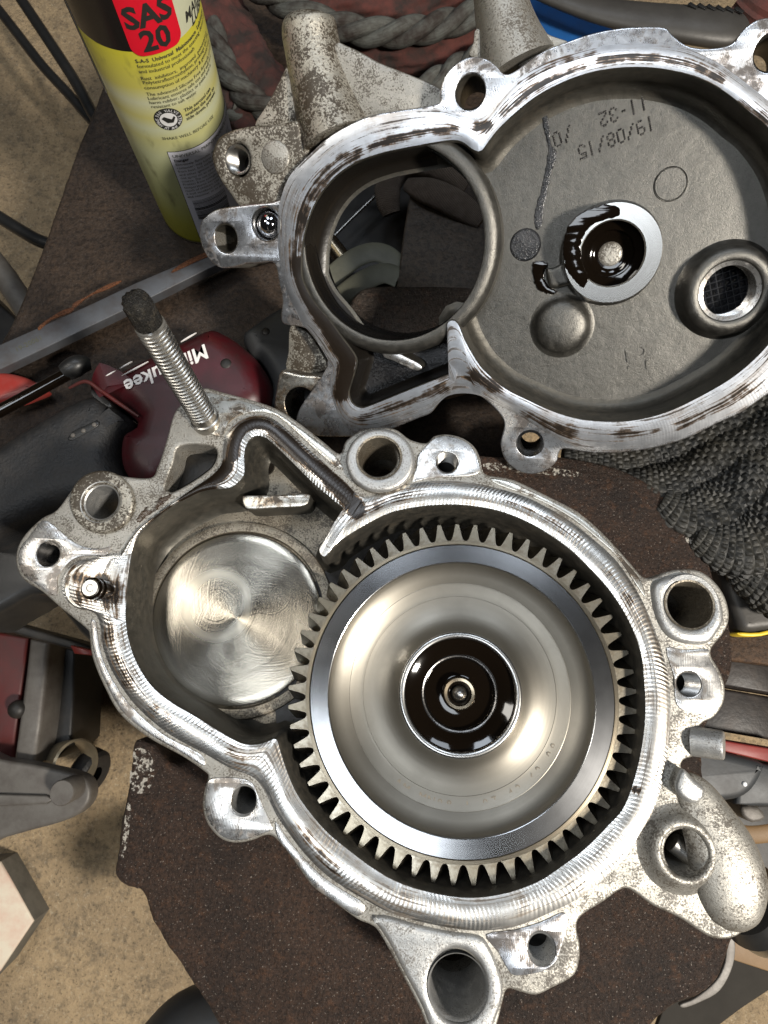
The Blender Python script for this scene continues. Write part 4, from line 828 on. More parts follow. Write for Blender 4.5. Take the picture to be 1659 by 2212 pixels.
sweep('cuff_edge', [P3(878,398,-0.096), P3(915,410,-0.094), P3(955,425,-0.094), P3(1000,450,-0.096), P3(1040,480,-0.098)], [0.005,0.0095,0.0105,0.0100,0.006], MT['knit'], rag, 32, 0.6, 8)
tag(sweep('thin_rod', [P3(712,520,-0.115), P3(770,462,-0.115), P3(836,400,-0.115)], [0.0012]*3, MT['steel'], None, 12), 'thin steel rod slanting across the dark in the bore', 'rod')
tag(sweep('bright_strip', [P3(752,400,-0.112), P3(790,391,-0.112), P3(840,386,-0.112)], [0.0008, 0.0018, 0.0018], MT['steel'], None, 12, 0.3), 'short bright steel strip beside the knit cuff', 'strip')
br_ = thing('brass_fitting', 'brassy stepped metal fitting at the left inside the bore', 'fitting', Matrix.Translation(P3(715, 530, -0.12)))
sweep('fitting_body', [P3(688,488,-0.118), P3(705,512,-0.118), P3(716,527,-0.118)], [0.0052]*3, MT['brass'], br_, 24)
sweep('fitting_collar', [P3(712,522,-0.118), P3(735,552,-0.118), P3(752,576,-0.118)], [0.0062]*3, MT['brass'], br_, 24)
for nm, pts, lb in (('webbing_strap', [(690,625),(728,588),(770,556),(812,545),(846,560),(866,600)], 'grey green strap, upper of two curving inside the bore'), ('webbing_strap', [(712,668),(752,630),(790,604),(830,590),(862,600)], 'grey green strap, lower of two curving inside the bore')):
    tag(sweep(nm, [P3(x, y, -0.108 if pts[0][0] < 700 else -0.1) for x, y in pts], [0.0078]*len(pts), MT['belt'], None, 24, 0.22), lb, 'strap', 'straps inside the bore')
slab('bore_shade_sheet', [(640,330),(900,330),(900,620),(760,700),(640,690)], -0.132, 0.004, 'tray', 'dark sheet standing in for the shade deep inside the open bore', 'tray', 0.001, None, 0)  # dark sheet added for the shade behind the bore

# ------------------------------------------------------------------ ropes, rags and things at the top
def rope(label, path, z, rpx):
    P = cat(np.array([P3(x, y, z+dz) for x, y, dz in path]), 26, False); r = rz(path[0][0], path[0][1], rpx, z)
    th = thing('twisted_rope', label, 'rope', Matrix.Translation(P[len(P)//2]), 'ropes behind the upper housing')
    T = np.gradient(P, axis=0); T /= np.linalg.norm(T, axis=1)[:, None]; s = np.r_[0, np.cumsum(np.linalg.norm(np.diff(P, axis=0), axis=1))]
    for k_ in range(3):
        Q = []
        for p, t_, ss in zip(P, T, s):
            b = np.cross(t_, (0, 0, 1)); b /= np.linalg.norm(b); u = np.cross(b, t_); a = ss/(r*7.5)*2*math.pi+k_*2.0944
            Q.append(p+r*0.52*(b*math.cos(a)+u*math.sin(a)))
        sweep('strand', Q, [r*0.56]*len(Q), MT['rope'], th, 12, 1.0, 1)
rope('grey twisted rope arching behind the tall boss at the top', [(520,-50,0),(600,0,0),(700,48,0),(800,70,0),(900,66,0),(1000,40,0),(1100,0,0),(1160,-40,0)], -0.095, 27)
rope('grey twisted rope end rising beside the bolt ear near the top', [(880,215,-0.01),(930,182,0),(985,148,0),(1050,112,0),(1120,80,0)], -0.100, 25)
rope('grey twisted rope running down beside the can top', [(455,60,0.0),(480,130,0),(520,195,0),(580,240,0),(660,270,0)], -0.110, 27)
rope('grey twisted rope disappearing behind the can beside the red rag', [(500,240,0.0),(530,262,-.004),(590,290,-.008),(640,330,-.01)], -0.118, 22)
def rope_rag(label, pts, z, rp):
    n1 = RNG.normal(0, 0.06, 400)
    return tag(sweep('dirty_rag', [P3(x, y, z) for x, y in pts], [rz(x, y, rp*random.uniform(0.85, 1.15), z) for x, y in pts], MT['rag'], None, 40, 0.8, 8, disp=lambda s, a, k_: 0.10*math.sin(a*4+s*90)+0.06*math.sin(a*9-s*260)+0.05*math.sin(s*700)), label, 'rag', 'dirty rags behind the upper housing')
rope_rag('dirty red rag bunched between the ropes right of the can', [(470,20),(520,90),(560,160),(600,210),(650,250)], -0.118, 48)
rope_rag('dirty red rag low beside the can and the two-hole block', [(470,200),(520,240),(560,290),(600,320)], -0.128, 52)
rope_rag('dirty red rag at the top edge above the rope', [(640,-20),(740,0),(850,8),(960,-10),(1080,-40)], -0.112, 42)
rope_rag('dirty red rag behind the triangular web and bolt ear', [(740,90),(820,105),(900,120),(980,95),(1060,60)], -0.118, 44)
tag(sweep('brown_cuff', [P3(860,240,-0.112), P3(900,205,-0.108), P3(950,180,-0.108), P3(1010,160,-0.112)], [0.008, 0.010, 0.011, 0.008], MT['knit'], None, 32, 0.6), 'brown knit cloth peeping out behind the web beside the bolt ear', 'cloth')
slab('blue_sheet', [(1080,-60),(1320,-60),(1330,60),(1290,120),(1180,120),(1120,60)], -0.080, 0.003, 'blue', 'blue plastic sheet under the dark handle at the top', 'sheet', 0.001, None, 0)
hd = thing('tool_handle', 'dark worn tool handle with slots lying along the top edge', 'tool', Matrix.Translation(P3(1420, 40, -0.07)))
sweep('handle', [P3(1130,-40,-0.060), P3(1200,-8,-0.060), P3(1290,22,-0.058), P3(1400,42,-0.056), P3(1500,55,-0.055), P3(1570,62,-0.055), P3(1602,52,-0.055)], [0.008,0.0085,0.010,0.0125,0.0145,0.0145,0.010], MT['handle'], hd, 32, 0.5, 8)
for i in range(6): slab('slot', [(1486+i*20,8+i*2),(1492+i*20,3+i*2),(1508+i*20,14+i*2),(1504+i*20,18+i*2)], -0.0472, 0.001, 'black', None, None, 0.0002, hd, 0)
tag(sweep('bristle_brush', [P3(1600,0,-0.06), P3(1630,30,-0.062), P3(1680,60,-0.066)], [0.010,0.012,0.012], MT['rag'], None, 24, 0.8, 6, disp=lambda s, a, k_: 0.12*math.sin(a*14)), 'dark red brown bristly tuft in the top right corner', 'brush')
# black leads on the floor at the left
for lb, pts, z, rp in (('outer of two black cables crossing the concrete at the top left', [(-60,-50),(20,50),(90,140),(150,205),(200,262),(240,300)], -0.30, 11), ('inner of two black cables crossing the concrete at the top left', [(0,-70),(60,20),(120,110),(165,180),(200,245),(235,300)], -0.29, 12), ('black cable lying low at the left edge beside the plate', [(-60,430),(0,470),(45,498),(85,520),(130,535)], -0.30, 13)):
    tag(sweep('black_cable', [P3(x, y, z) for x, y in pts], [rz(0, 200, rp, z)]*len(pts), MT['black'], None, 14), lb, 'cable', 'black cables on the concrete')
tag(sweep('grey_pipe', [P3(-70,500,-0.28), P3(0,584,-0.28), P3(45,650,-0.28), P3(72,694,-0.28)], [0.0115]*4, MT['arm'], None, 20), 'dull grey pipe end at the left edge beside the bench plate', 'pipe')
slab('dark_block', [(-80,600),(0,655),(55,715),(40,800),(-80,900)], -0.34, 0.05, 'tray', 'dark block filling the dark area under the grey pipe at the left edge', 'box', 0.004)  # plain dark block that fills a dark area

# ------------------------------------------------------------------ trolley jack at the lower left
JZ = -0.30
jack = thing('trolley_jack', 'old red and grey trolley jack frame on the concrete at the lower left', 'jack', Matrix.Translation(P3(80, 1600, GZ)))
slab('top_rail', [(-60,1322),(0,1338),(70,1358),(150,1380),(200,1396),(200,1412),(150,1402),(70,1380),(0,1360),(-60,1345)], JZ+0.08, 0.02, 'tray', None, None, 0.002, jack, 0)
slab('red_side', [(-60,1352),(0,1366),(60,1379),(45,1500),(27,1640),(-60,1640)], JZ, 0.06, 'redpaint', None, None, 0.003, jack, 0)
slab('grey_strut', [(63,1380),(105,1388),(98,1470),(88,1560),(74,1650),(28,1646),(44,1530),(55,1450)], JZ+0.012, 0.06, 'arm', None, None, 0.004, jack, 0)
slab('dark_side', [(111,1392),(162,1404),(160,1500),(153,1608),(120,1640),(76,1650),(90,1560),(102,1470)], JZ-0.02, 0.06, 'tray', None, None, 0.003, jack, 0)
slab('red_tab', [(153,1394),(198,1404),(198,1416),(160,1412)], JZ+0.085, 0.02, 'redlite', None, None, 0.001, jack, 0)
ball('frame_bolt', 38, 1532, JZ+0.01, 20, 'tray', jack, 0.8)
aj = slab('lever_arm', [(-60,1630),(0,1641),(60,1650),(114,1661),(160,1672),(184,1684),(195,1706),(190,1735),(165,1762),(120,1780),(75,1792),(0,1813),(-60,1830)], JZ+0.03, 0.015, 'arm', None, None, 0.003, jack, 3)
slab('arm_rib', [(-60,1712),(0,1716),(100,1719),(112,1728),(100,1737),(0,1742),(-60,1744)], JZ+0.034, 0.006, 'arm', None, None, 0.0015, aj, 0)
lathe(Level(JZ+0.05), 'pivot_pin', 133, 1713, 0.0, [(0, 0.0), (rz(133,1713,25,JZ+.05), 0.0), (rz(133,1713,27,JZ+.05), 0.001), (rz(133,1713,27,JZ+.05), 0.03)], MT['arm'], aj, 32)
whl = new_ob('caster_wheel', lathe_mesh('caster_wheel', [(0.008, 0.008), (0.019, 0.008), (0.022, 0.005), (0.022, -0.005), (0.019, -0.008), (0.008, -0.008)], MT['rubber'], 40), jack, Matrix.Translation(P3(192, 1668, JZ-0.05)) @ Matrix.Rotation(1.35, 4, 'Y') @ Matrix.Rotation(0.35, 4, 'X'))
new_ob('wheel_cup', lathe_mesh('wheel_cup', [(0.019, 0.012), (0.022, -0.008), (0.0205, -0.010), (0.017, 0.010)], MT['tanmetal'], 40), jack, Matrix.Translation(P3(152, 1650, JZ-0.02)) @ Matrix.Rotation(1.0, 4, 'Y'))
slab('painted_board', [(-90,1870),(0,1862),(22,1900),(72,1990),(0,2098),(-90,2190)], GZ+0.03, 0.03, ['paleblock', 'palegrey'], 'pale painted board with red paint smears at the lower left edge', 'board', 0.002, None, 0)
tag(sweep('black_drum', [P3(330,2290,-0.2), P3(420,2240,-0.2), P3(520,2240,-0.2), P3(600,2290,-0.2)], [0.02, 0.028, 0.028, 0.02], MT['greycase'], None, 32), 'dark round part under the rusty block at the bottom edge', 'drum')

# ------------------------------------------------------------------ things on the right
def studs(pitch_s, around, amp):
    def f(s, a, k_):
        u = s/pitch_s; v = a/(2*math.pi)*around+(0.5 if int(math.floor(u)) % 2 else 0)
        fu = 1-abs(2*(u-math.floor(u))-1); fv = 1-abs(2*(v-math.floor(v))-1)
        wv = 0.65+0.35*math.sin(u*1.7+math.floor(v)*2.3)*math.sin(math.floor(v)*5.1+u*0.6)
        return amp*wv*min(1, 1.6*min(fu, fv))+0.07*math.sin(s*60+a*2)+0.05*math.sin(s*140-a*3)
    return f
glove = thing('work_glove', 'black studded rubber work glove lying beside the upper housing at the right', 'glove', Matrix.Translation(P3(1550, 1080, -0.07)))
FING = [([(1215,985),(1275,992),(1340,1000),(1420,985),(1520,945),(1620,890),(1720,820)], -0.066, [20,34,38,44,50,56,56]),
        ([(1330,1030),(1390,1050),(1450,1050),(1530,1015),(1620,960),(1720,890)], -0.062, [22,42,48,56,60,60]),
        ([(1425,1080),(1470,1108),(1540,1105),(1610,1060),(1700,990)], -0.058, [30,48,60,66,70]),
        ([(1500,1150),(1545,1172),(1610,1175),(1680,1130),(1760,1060)], -0.056, [34,52,70,84,90]),
        ([(1590,1215),(1640,1240),(1700,1260),(1780,1230)], -0.060, [40,60,76,80])]
for pts, z, rr_ in FING:
    L_ = sum(np.linalg.norm(P3(*pts[i], z)-P3(*pts[i+1], z)) for i in range(len(pts)-1)); ns = int(L_/0.00045/(len(pts)-1))
    rm = rz(pts[2][0], pts[2][1], np.mean(rr_), z)
    sweep('finger', [P3(x, y, z) for x, y in pts], [rz(x, y, r, z) for (x, y), r in zip(pts, rr_)], MT['glove'], glove, 144, 0.75, ns, disp=studs(0.0036, int(2*math.pi*rm/0.0036), 0.15), sharp=25)
kn = thing('folding_knife', 'dark folding knife with yellow edge at the right under the glove', 'knife', Matrix.Translation(P3(1620, 1260, -0.09)))
slab('handle', [(1540,1140),(1580,1168),(1640,1205),(1720,1245),(1720,1345),(1650,1366),(1608,1364),(1590,1330),(1575,1285),(1556,1215)], -0.075, 0.016, 'handle', None, None, 0.006, kn, 4, 5)
slab('yellow_edge', [(1594,1366),(1640,1366),(1700,1350),(1700,1358),(1645,1374),(1604,1374)], -0.076, 0.01, 'yellow', None, None, 0.0008, kn, 3)
slab('brown_board', [(1500,1375),(1740,1365),(1740,1448),(1500,1418)], -0.100, 0.02, 'wood', 'brown board edge at the right between knife and black beams', 'board', 0.002, None, 0)
slab('black_beam', [(1480,1408),(1740,1446),(1740,1512),(1480,1470)], -0.108, 0.03, 'beam', 'black oily beam at the right edge, upper one of the two', 'beam', 0.002, None, 0, group='black beams at the right')
slab('black_beam', [(1460,1470),(1740,1518),(1740,1612),(1440,1560)], -0.114, 0.03, 'beam', 'black oily beam at the right edge, lower one of the two', 'beam', 0.002, None, 0, group='black beams at the right')
mc = thing('machine_case', 'grey plastic machine case with a red stripe at the right edge', 'machine', Matrix.Translation(P3(1590, 1680, -0.12)))
slab('red_stripe', [(1480,1584),(1544,1596),(1600,1606),(1720,1626),(1720,1660),(1600,1632),(1540,1618),(1480,1606)], -0.095, 0.02, 'redstripe', None, None, 0.001, mc, 0)
slab('case_half', [(1440,1600),(1500,1612),(1560,1624),(1610,1636),(1654,1650),(1652,1672),(1632,1706),(1604,1726),(1565,1733),(1520,1735),(1440,1720)], -0.090, 0.04, 'greycase', None, None, 0.005, mc, 3, 4)
slab('case_half', [(1600,1636),(1660,1652),(1740,1665),(1740,1745),(1640,1745),(1590,1738)], -0.094, 0.04, 'greycase', None, None, 0.003, mc, 0)
slab('case_foot', [(1604,1742),(1640,1744),(1655,1768),(1628,1778),(1606,1764)], -0.12, 0.03, 'arm', None, None, 0.002, mc, 2)
ball('case_rivet', 1609, 1694, -0.0895, 5, 'canwhite', mc, 0.5)
slab('dark_sheet', [(1500,1740),(1740,1740),(1740,2000),(1640,1990),(1560,1880)], -0.24, 0.01, 'tray', 'dark flat sheet over the dark ground below the machine case at the right edge', 'sheet', 0.002, None, 0)  # dark sheet laid in for the dark ground
tag(sweep('pale_strip', [P3(1560,1770,-0.2), P3(1600,1800,-0.2), P3(1660,1800,-0.2), P3(1740,1780,-0.2)], [0.006]*4, MT['tan'], None, 16, 0.3), 'dull tan strip curving across the dark sheet at the right', 'strip')
tag(sweep('grey_strip', [P3(1570,1830,-0.2), P3(1620,1812,-0.2), P3(1680,1800,-0.2)], [0.004]*3, MT['arm'], None, 16, 0.3), 'narrow grey strip lying across the tan strip', 'strip')
tag(sweep('tan_tube', [P3(1630,1900,-0.12), P3(1660,1930,-0.12), P3(1720,1960,-0.12)], [0.010]*3, MT['tan'], None, 20), 'tan wooden rod end behind the mount arm at the right edge', 'rod')
cl = thing('clamp_bolt', 'steel bolt end with dark collar under the tip of the mount arm', 'bolt', Matrix.Translation(P3(1640, 1995, -0.05)))
sweep('dark_collar', [P3(1606,1955,-0.03), P3(1628,1985,-0.035)], [0.0125, 0.0135], MT['black'], cl, 32, sub=4)
sweep('bolt_end', [P3(1622,1975,-0.036), P3(1646,2006,-0.042), P3(1660,2024,-0.046)], [0.0118, 0.0115, 0.009], MT['steel'], cl, 32)
slab('cardboard', [(1580,2020),(1640,2030),(1740,2060),(1740,2125),(1620,2086),(1578,2072)], -0.17, 0.004, 'tan', 'tan wooden offcut at the right edge below the bolt end', 'wood offcut', 0.0008, None, 0)
slab('brown_sheet', [(1380,2330),(1440,2160),(1560,2060),(1620,2084),(1740,2125),(1740,2140),(1660,2140),(1600,2180),(1520,2240),(1480,2330)], -0.26, 0.004, 'sheet', 'dark brown flat sheet in the lower right corner', 'sheet', 0.0008, None, 0)

# ------------------------------------------------------------------ upper housing (leans up towards the back right)
UP = Frame((1180, 570), 0.367)
U_IN = [(1033,327),(1018,320),(999,306),(974,302),(927,309),(873,319),(819,331),(762,353),(718,386),(684,430),(662,482),(652,530),(650,565),(652,603),(675,650),(711,693),(740,733),(761,761),(770,780),(767,796),(758,826),(752,851),(761,873),(779,882),(797,878),(837,862),(891,840),(963,812),(988,800),(995,788),(988,765),(976,732),(966,708),(967,697),(976,692),(986,696),(993,708),(1004,736),(1020,765),(1034,787),(1049,804),(1091,840),(1134,862),(1188,887),(1242,904),(1296,911),(1350,911),(1404,902),(1458,884),(1530,848),(1584,815),(1631,776),(1668,735),(1710,680),(1738,605),(1746,520),(1736,430),(1708,345),(1659,274),(1616,238),(1577,205),(1537,180),(1494,162),(1440,149),(1386,144),(1332,146),(1278,155),(1224,173),(1170,200),(1128,230),(1082,272),(1055,305),(1043,322)]
U_BO = [(617,396),(635,367),(664,338),(704,302),(747,276),(797,255),(855,243),(909,236),(955,236),(1005,250),(1045,252),(1085,205),(1120,169),(1170,139),(1224,119),(1278,104),(1332,95),(1386,93),(1440,97),(1494,108),(1548,133),(1584,158),(1623,187),(1659,216),(1715,270),(1768,350),(1798,440),(1806,540),(1790,650),(1750,740),(1700,800),(1659,842),(1602,884),(1548,910),(1494,938),(1440,956),(1378,968),(1314,972),(1263,970),(1216,955),(1170,928),(1130,902),(1095,884),(1060,868),(1030,853),(995,850),(966,856),(945,873),(925,888),(890,900),(845,915),(800,925),(765,922),(738,906),(724,880),(715,850),(713,820),(717,795),(707,776),(689,745),(668,716),(652,700),(638,672),(622,635),(610,600),(603,560),(600,520),(599,480),(603,440)]
U_SIL = [(603,432),(617,396),(635,367),(664,338),(704,299),(747,272),(797,250),(855,239),(909,232),(949,221),(950,200),(959,166),(984,137),(1017,122),(1049,126),(1073,143),(1087,158),(1103,158),(1128,142),(1170,112),(1224,90),(1278,72),(1332,61),(1386,57),(1436,59),(1454,76),(1483,97),(1519,104),(1559,101),(1584,92),(1597,74),(1616,55),(1640,41),(1670,38),(1710,50),(1735,85),(1738,130),(1730,190),(1760,250),(1800,340),(1828,450),(1832,550),(1815,660),(1775,750),(1720,812),(1659,852),(1602,891),(1548,916),(1494,943),(1440,961),(1378,974),(1314,979),(1263,977),(1218,970),(1206,982),(1202,998),(1180,1016),(1148,1025),(1116,1016),(1091,993),(1081,959),(1089,920),(1081,897),(1053,868),(1028,852),(995,848),(966,855),(945,873),(930,893),(900,905),(848,926),(800,938),(761,943),(700,943),(682,940),(660,930),(640,915),(648,880),(690,820),(707,779),(689,747),(668,718),(653,707),(614,700),(607,680),(610,650),(603,614),(596,577),(585,566),(552,569),(533,569),(504,577),(472,577),(446,552),(433,522),(431,497),(437,475),(464,454),(504,446),(545,441)]
upper = thing('cover_housing', 'silver alloy gearbox half with open round bore and stamped date, at the top right', 'housing', UP.M)
uin = cat(UP.loop(U_IN), 4); ubo = cat(UP.loop(U_BO), 4)
UH = [('c',1016,199,31,33),('c',1145,958,28,29),('c',1668,112,38,40),('c',488,515,24,27),('c',575,484,30,31)]
uh_in = inset(ccw(resample(uin, 0.0016)), -0.0012)
prism(UP, 'flange', U_SIL, 0.0006, 0.030, [MT['mach_blue'], MT['cast']], upper, UH+[uh_in], bev=0.0008, seg=3, smooth=4)
U_OIL = [([(645,572),(668,640),(700,690),(730,740),(750,775),(745,820),(735,850)], 17, 1.8), ([(640,540),(645,500),(662,450)], 14, 0.75), ([(672,425),(700,385),(735,352),(770,332)], 14, 0.85), ([(800,318),(850,298),(920,285),(985,280)], 8, 0.85), ([(1030,275),(1055,272)], 13, 0.85), ([(1085,245),(1140,200),(1200,165),(1260,143)], 8, 0.9), ([(1290,132),(1360,122),(1430,126),(1500,142),(1560,172)], 7, 0.9), ([(1120,180),(1200,138),(1290,110)], 4, 0.8), ([(780,905),(830,885),(900,862),(960,838)], 9, 0.8), ([(1020,812),(1050,822),(1070,835)], 17, 0.9), ([(1130,895),(1180,920),(1240,935)], 13, 0.75), ([(1330,940),(1420,930)], 12, 0.75), ([(1470,920),(1540,885),(1610,840)], 14, 0.7), ([(1600,220),(1660,260)], 10, 0.6)]
band(UP, 'sealing_band', uin, ubo, 0.0, MT['band_up'], upper, crown=0.0004, K=8, skirt=0.0007, strokes=U_OIL)
UD = 0.023
wall(UP, 'recess_wall', uin, [(0, 0.0002), (0.0005, 0.0008), (0.0012, 0.0165), (0.0026, 0.0205), (0.0055, 0.0225), (0.008, UD)], MT['cast_dark'], upper)
bc = UP.uv(846, 531, 0.0015); br = UP.r(846, 531, 194, 0.0015)
ufl = inset(ccw(resample(uin, 0.003)), 0.0058)
bcf = bc
prism(UP, 'recess_floor', ufl, UD-0.0002, UD+0.006, MT['cast_floor'], upper, [circ(bcf, br*1.06, 64), circ(UP.uv(1323, 548, 0.0115), UP.r(1323,548,62,0.008), 48), circ(UP.uv(1578, 629, 0.0135), UP.r(1578,628,74,0.01), 48)], bev=0, raw=True)
def ulathe(name, c, d, prof, mat, parent=upper, n=64, sharp=40, midx=None):
    return new_ob(name, lathe_mesh(name, prof, mat, n, sharp, midx), parent, UP.M @ Matrix.Translation((c[0], c[1], -d)))
tube = ulathe('bore_tube', bc, 0.0013, [(br*1.165, 0.0045), (br*1.14, 0.0020), (br*1.10, 0.0004), (br*1.02, 0.0), (br*1.0, 0.0004), (br*0.996, 0.0015)], MT['cast_floor'], n=128)
ulathe('bore_liner', bc, 0.0013, [(br*0.996, 0.0015), (br*0.994, 0.006), (br*0.988, 0.0065), (br*0.988, 0.014), (br*0.982, 0.0145), (br*0.982, 0.026), (br*0.978, 0.0262), (br*0.978, 0.034), (br*1.17, 0.034), (br*1.17, 0.024)], MT['liner'], tube, n=128)
ulathe('tube_outside', bc, 0.0013, [(br*1.175, 0.028), (br*1.166, 0.0045)], MT['cast_dark'], tube, n=128)
# black oil coating the walls of the triangular pocket
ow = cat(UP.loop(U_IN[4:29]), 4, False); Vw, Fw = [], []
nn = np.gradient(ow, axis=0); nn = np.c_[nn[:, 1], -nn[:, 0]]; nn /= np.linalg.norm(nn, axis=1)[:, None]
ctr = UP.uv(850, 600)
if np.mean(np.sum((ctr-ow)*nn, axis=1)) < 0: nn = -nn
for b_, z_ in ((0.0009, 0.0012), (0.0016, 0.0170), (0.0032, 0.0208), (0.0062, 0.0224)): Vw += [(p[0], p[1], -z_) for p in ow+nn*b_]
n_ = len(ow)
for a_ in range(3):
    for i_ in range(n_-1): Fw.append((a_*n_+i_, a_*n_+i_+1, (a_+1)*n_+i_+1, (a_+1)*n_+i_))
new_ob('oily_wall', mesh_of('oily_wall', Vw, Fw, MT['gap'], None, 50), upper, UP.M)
# casting behind the face: two tapered bosses with webs, the two-hole block, the lower web
def uw(px, py, d): return UP.M @ Vector((*UP.uv(px, py, d), -d))
def boss(nm, pts, dc, mat):
    return sweep(nm, [uw(x, y, d) for x, y, d, r in pts], [UP.r(x, y, r, d) for x, y, d, r in pts], MT[mat], upper, 32, 0.95, 6, up=tuple(UP.N), sharp=60)
boss('mount_boss', [(664,36,0.020,42),(665,50,0.020,53),(668,66,0.020,57),(676,110,0.0200,58),(692,180,0.0190,62),(712,255,0.017,70),(730,310,0.015,78)], 0, 'cast_dirty')
boss('mount_boss', [(1072,-60,0.020,60),(1080,-20,0.0190,58),(1086,30,0.018,60),(1100,90,0.0165,70),(1118,150,0.0160,86)], 0, 'cast')
prism(UP, 'web', [(622,140),(600,178),(575,225),(549,270),(590,276),(642,262),(660,250),(650,170)], 0.0145, 0.03, [MT['cast_dirty'], MT['cast_dirty']], upper, bev=0.0015, smooth=3)
prism(UP, 'web', [(725,92),(745,96),(780,112),(819,134),(885,160),(949,189),(955,215),(949,238),(880,250),(797,268),(745,285),(700,250),(700,140)], 0.0135, 0.03, [MT['cast'], MT['cast_dirty']], upper, bev=0.0018, smooth=3)
prism(UP, 'web', [(1140,40),(1150,50),(1190,74),(1232,92),(1200,125),(1150,150),(1110,130)], 0.0105, 0.03, [MT['cast'], MT['cast']], upper, bev=0.0018, smooth=3)
prism(UP, 'web', [(1030,60),(1022,90),(1012,118),(1035,130),(1070,140),(1080,80)], 0.0105, 0.03, [MT['cast'], MT['cast']], upper, bev=0.0012, smooth=3)
prism(UP, 'two_hole_block', [(461,317),(473,295),(504,279),(551,270),(600,268),(642,260),(652,299),(668,332),(640,372),(618,396),(604,440),(560,446),(520,448),(497,420),(475,389),(461,360),(456,338)], 0.0045, 0.03, [MT['cast_dirty'], MT['cast_dirty']], upper, [('c',514,345,25,30)], bev=0.002, seg=3, smooth=4)
thread(UP, 514, 345, 24, 0.0045, 0.02, upper, pitch=0.0012)
ulathe('round_boss', UP.uv(595,340,0.004), 0.0036, [(UP.r(595,340,36), 0.0012), (UP.r(595,340,31), 0.0010), (UP.r(595,340,30), 0.0003), (UP.r(595,340,28), 0.0), (0, 0.0)], MT['cast'], n=40)
prism(UP, 'web', [(626,704),(655,712),(672,728),(692,758),(706,785),(700,800),(660,808),(618,798),(622,760)], 0.012, 0.03, [MT['cast_dirty'], MT['cast_dirty']], upper, bev=0.0012, smooth=3)
prism(UP, 'corner_block', [(604,806),(614,802),(650,810),(695,815),(712,840),(722,880),(735,905),(745,930),(700,940),(640,936),(596,925),(592,880),(597,840)], 0.0022, 0.03, [MT['mach_dirty'], MT['cast_dirty']], upper, [('c',650,875,34,36)], bev=0.0012, seg=3, smooth=4)
lathe(UP, 'hole_wall', 650, 875, 0.0022, [(UP.r(650,875,35), 0.0), (UP.r(650,875,34), 0.001), (UP.r(650,875,33), 0.028)], MT['steel_dark'], upper, 40)
# face holes: wall sleeves, ball plug
for hx, hy, hr in ((1016,199,31), (1668,112,38), (488,515,25)):
    lathe(UP, 'plain_hole', hx, hy, 0.0005, [(UP.r(hx,hy,hr+2), 0.0), (UP.r(hx,hy,hr), 0.0006), (UP.r(hx,hy,hr-1), 0.03)], MT['cast_dark'], upper, 40)
thread(UP, 1145, 958, 27, 0.0006, 0.024, upper, 'threaded_hole', 'steel_dark', 0.002, False)
ub = UP.r(575,484,1)
ulathe('ball_plug', UP.uv(575,484,0), 0.0, [(0, -0.0012), (ub*8, -0.0009), (ub*16, 0.0003), (ub*23, 0.0022), (ub*27, 0.0042), (ub*28, 0.007)], MT['chrome'] if 'chrome' in MT else MT['steel'], n=40)
ulathe('ball_seat', UP.uv(575,484,0), 0.0, [(ub*33, 0.0005), (ub*31, 0.0), (ub*29.5, 0.0008), (ub*28, 0.006)], MT['hubring'], n=40)
# hub in the big recess
hb = UP.r(1323,548,1,0.0115)
hc = UP.uv(1323, 548, 0.0115)
hub = ulathe('hub', hc, 0.0115, [(hb*116, 0.0115), (hb*110, 0.0098), (hb*108, 0.0050), (hb*107, 0.0006), (hb*105, 0.0), (hb*72, 0.0), (hb*70, 0.0006), (hb*69, 0.0025)], MT['hubring'], n=96)
ulathe('hub_bore', hc, 0.0115, [(hb*69, 0.0025), (hb*68, 0.007), (hb*60, 0.0075), (hb*52, 0.0078), (hb*50, 0.0105), (hb*40, 0.0108), (hb*38, 0.0112), (hb*30, 0.0113), (0, 0.0113)], MT['oil'], hub, n=72)
ulathe('bore_bottom', hc, 0.0115, [(hb*27, 0.0113), (hb*24, 0.0108), (hb*18, 0.0106), (0, 0.0106)], MT['cast'], hub, n=40)
oil(UP, [(1218,560),(1216,525),(1225,495),(1245,468),(1275,450),(1308,442),(1335,448),(1338,464),(1318,474),(1295,478),(1272,492),(1258,515),(1255,548),(1262,580),(1270,600),(1262,622),(1244,610),(1228,588)], 0.0115, upper, 'oil', 'oil_puddle', 0.0005)
prism(UP, 'oil_spout', [(1180,580),(1195,578),(1215,570),(1225,590),(1232,612),(1215,620),(1190,622),(1182,605)], UD-0.004, UD, MT['cast_floor'], upper, bev=0.002, seg=4, smooth=4, sharp=70)
oil(UP, [(1152,567),(1165,563),(1178,566),(1184,574),(1176,590),(1178,608),(1190,622),(1205,628),(1196,635),(1180,634),(1165,628),(1155,612),(1150,590)], UD-0.0003, upper, 'oil', 'oil_puddle', 0.0008)
oil(UP, [(1171,252),(1182,250),(1188,280),(1190,308),(1199,322),(1201,345),(1192,372),(1185,405),(1176,440),(1170,490),(1158,495),(1155,465),(1163,430),(1172,395),(1180,360),(1184,330),(1180,300),(1174,275)], UD-0.0003, upper, 'wetcast', 'oil_streak', 0.0004)
prism(UP, 'pocket_bottom', [(764,772),(782,742),(830,738),(890,752),(950,735),(972,735),(990,782),(942,808),(885,828),(825,852),(785,868),(766,850),(770,815)], UD-0.0008, UD, MT['gap'], upper, bev=0.0, smooth=4)
oil(UP, [(770,770),(790,745),(830,745),(880,760),(930,745),(965,740),(985,785),(940,812),(880,832),(820,856),(785,866),(768,850),(772,815)], UD-0.0010, upper, 'wetcast', 'oil_puddle', 0.0006)
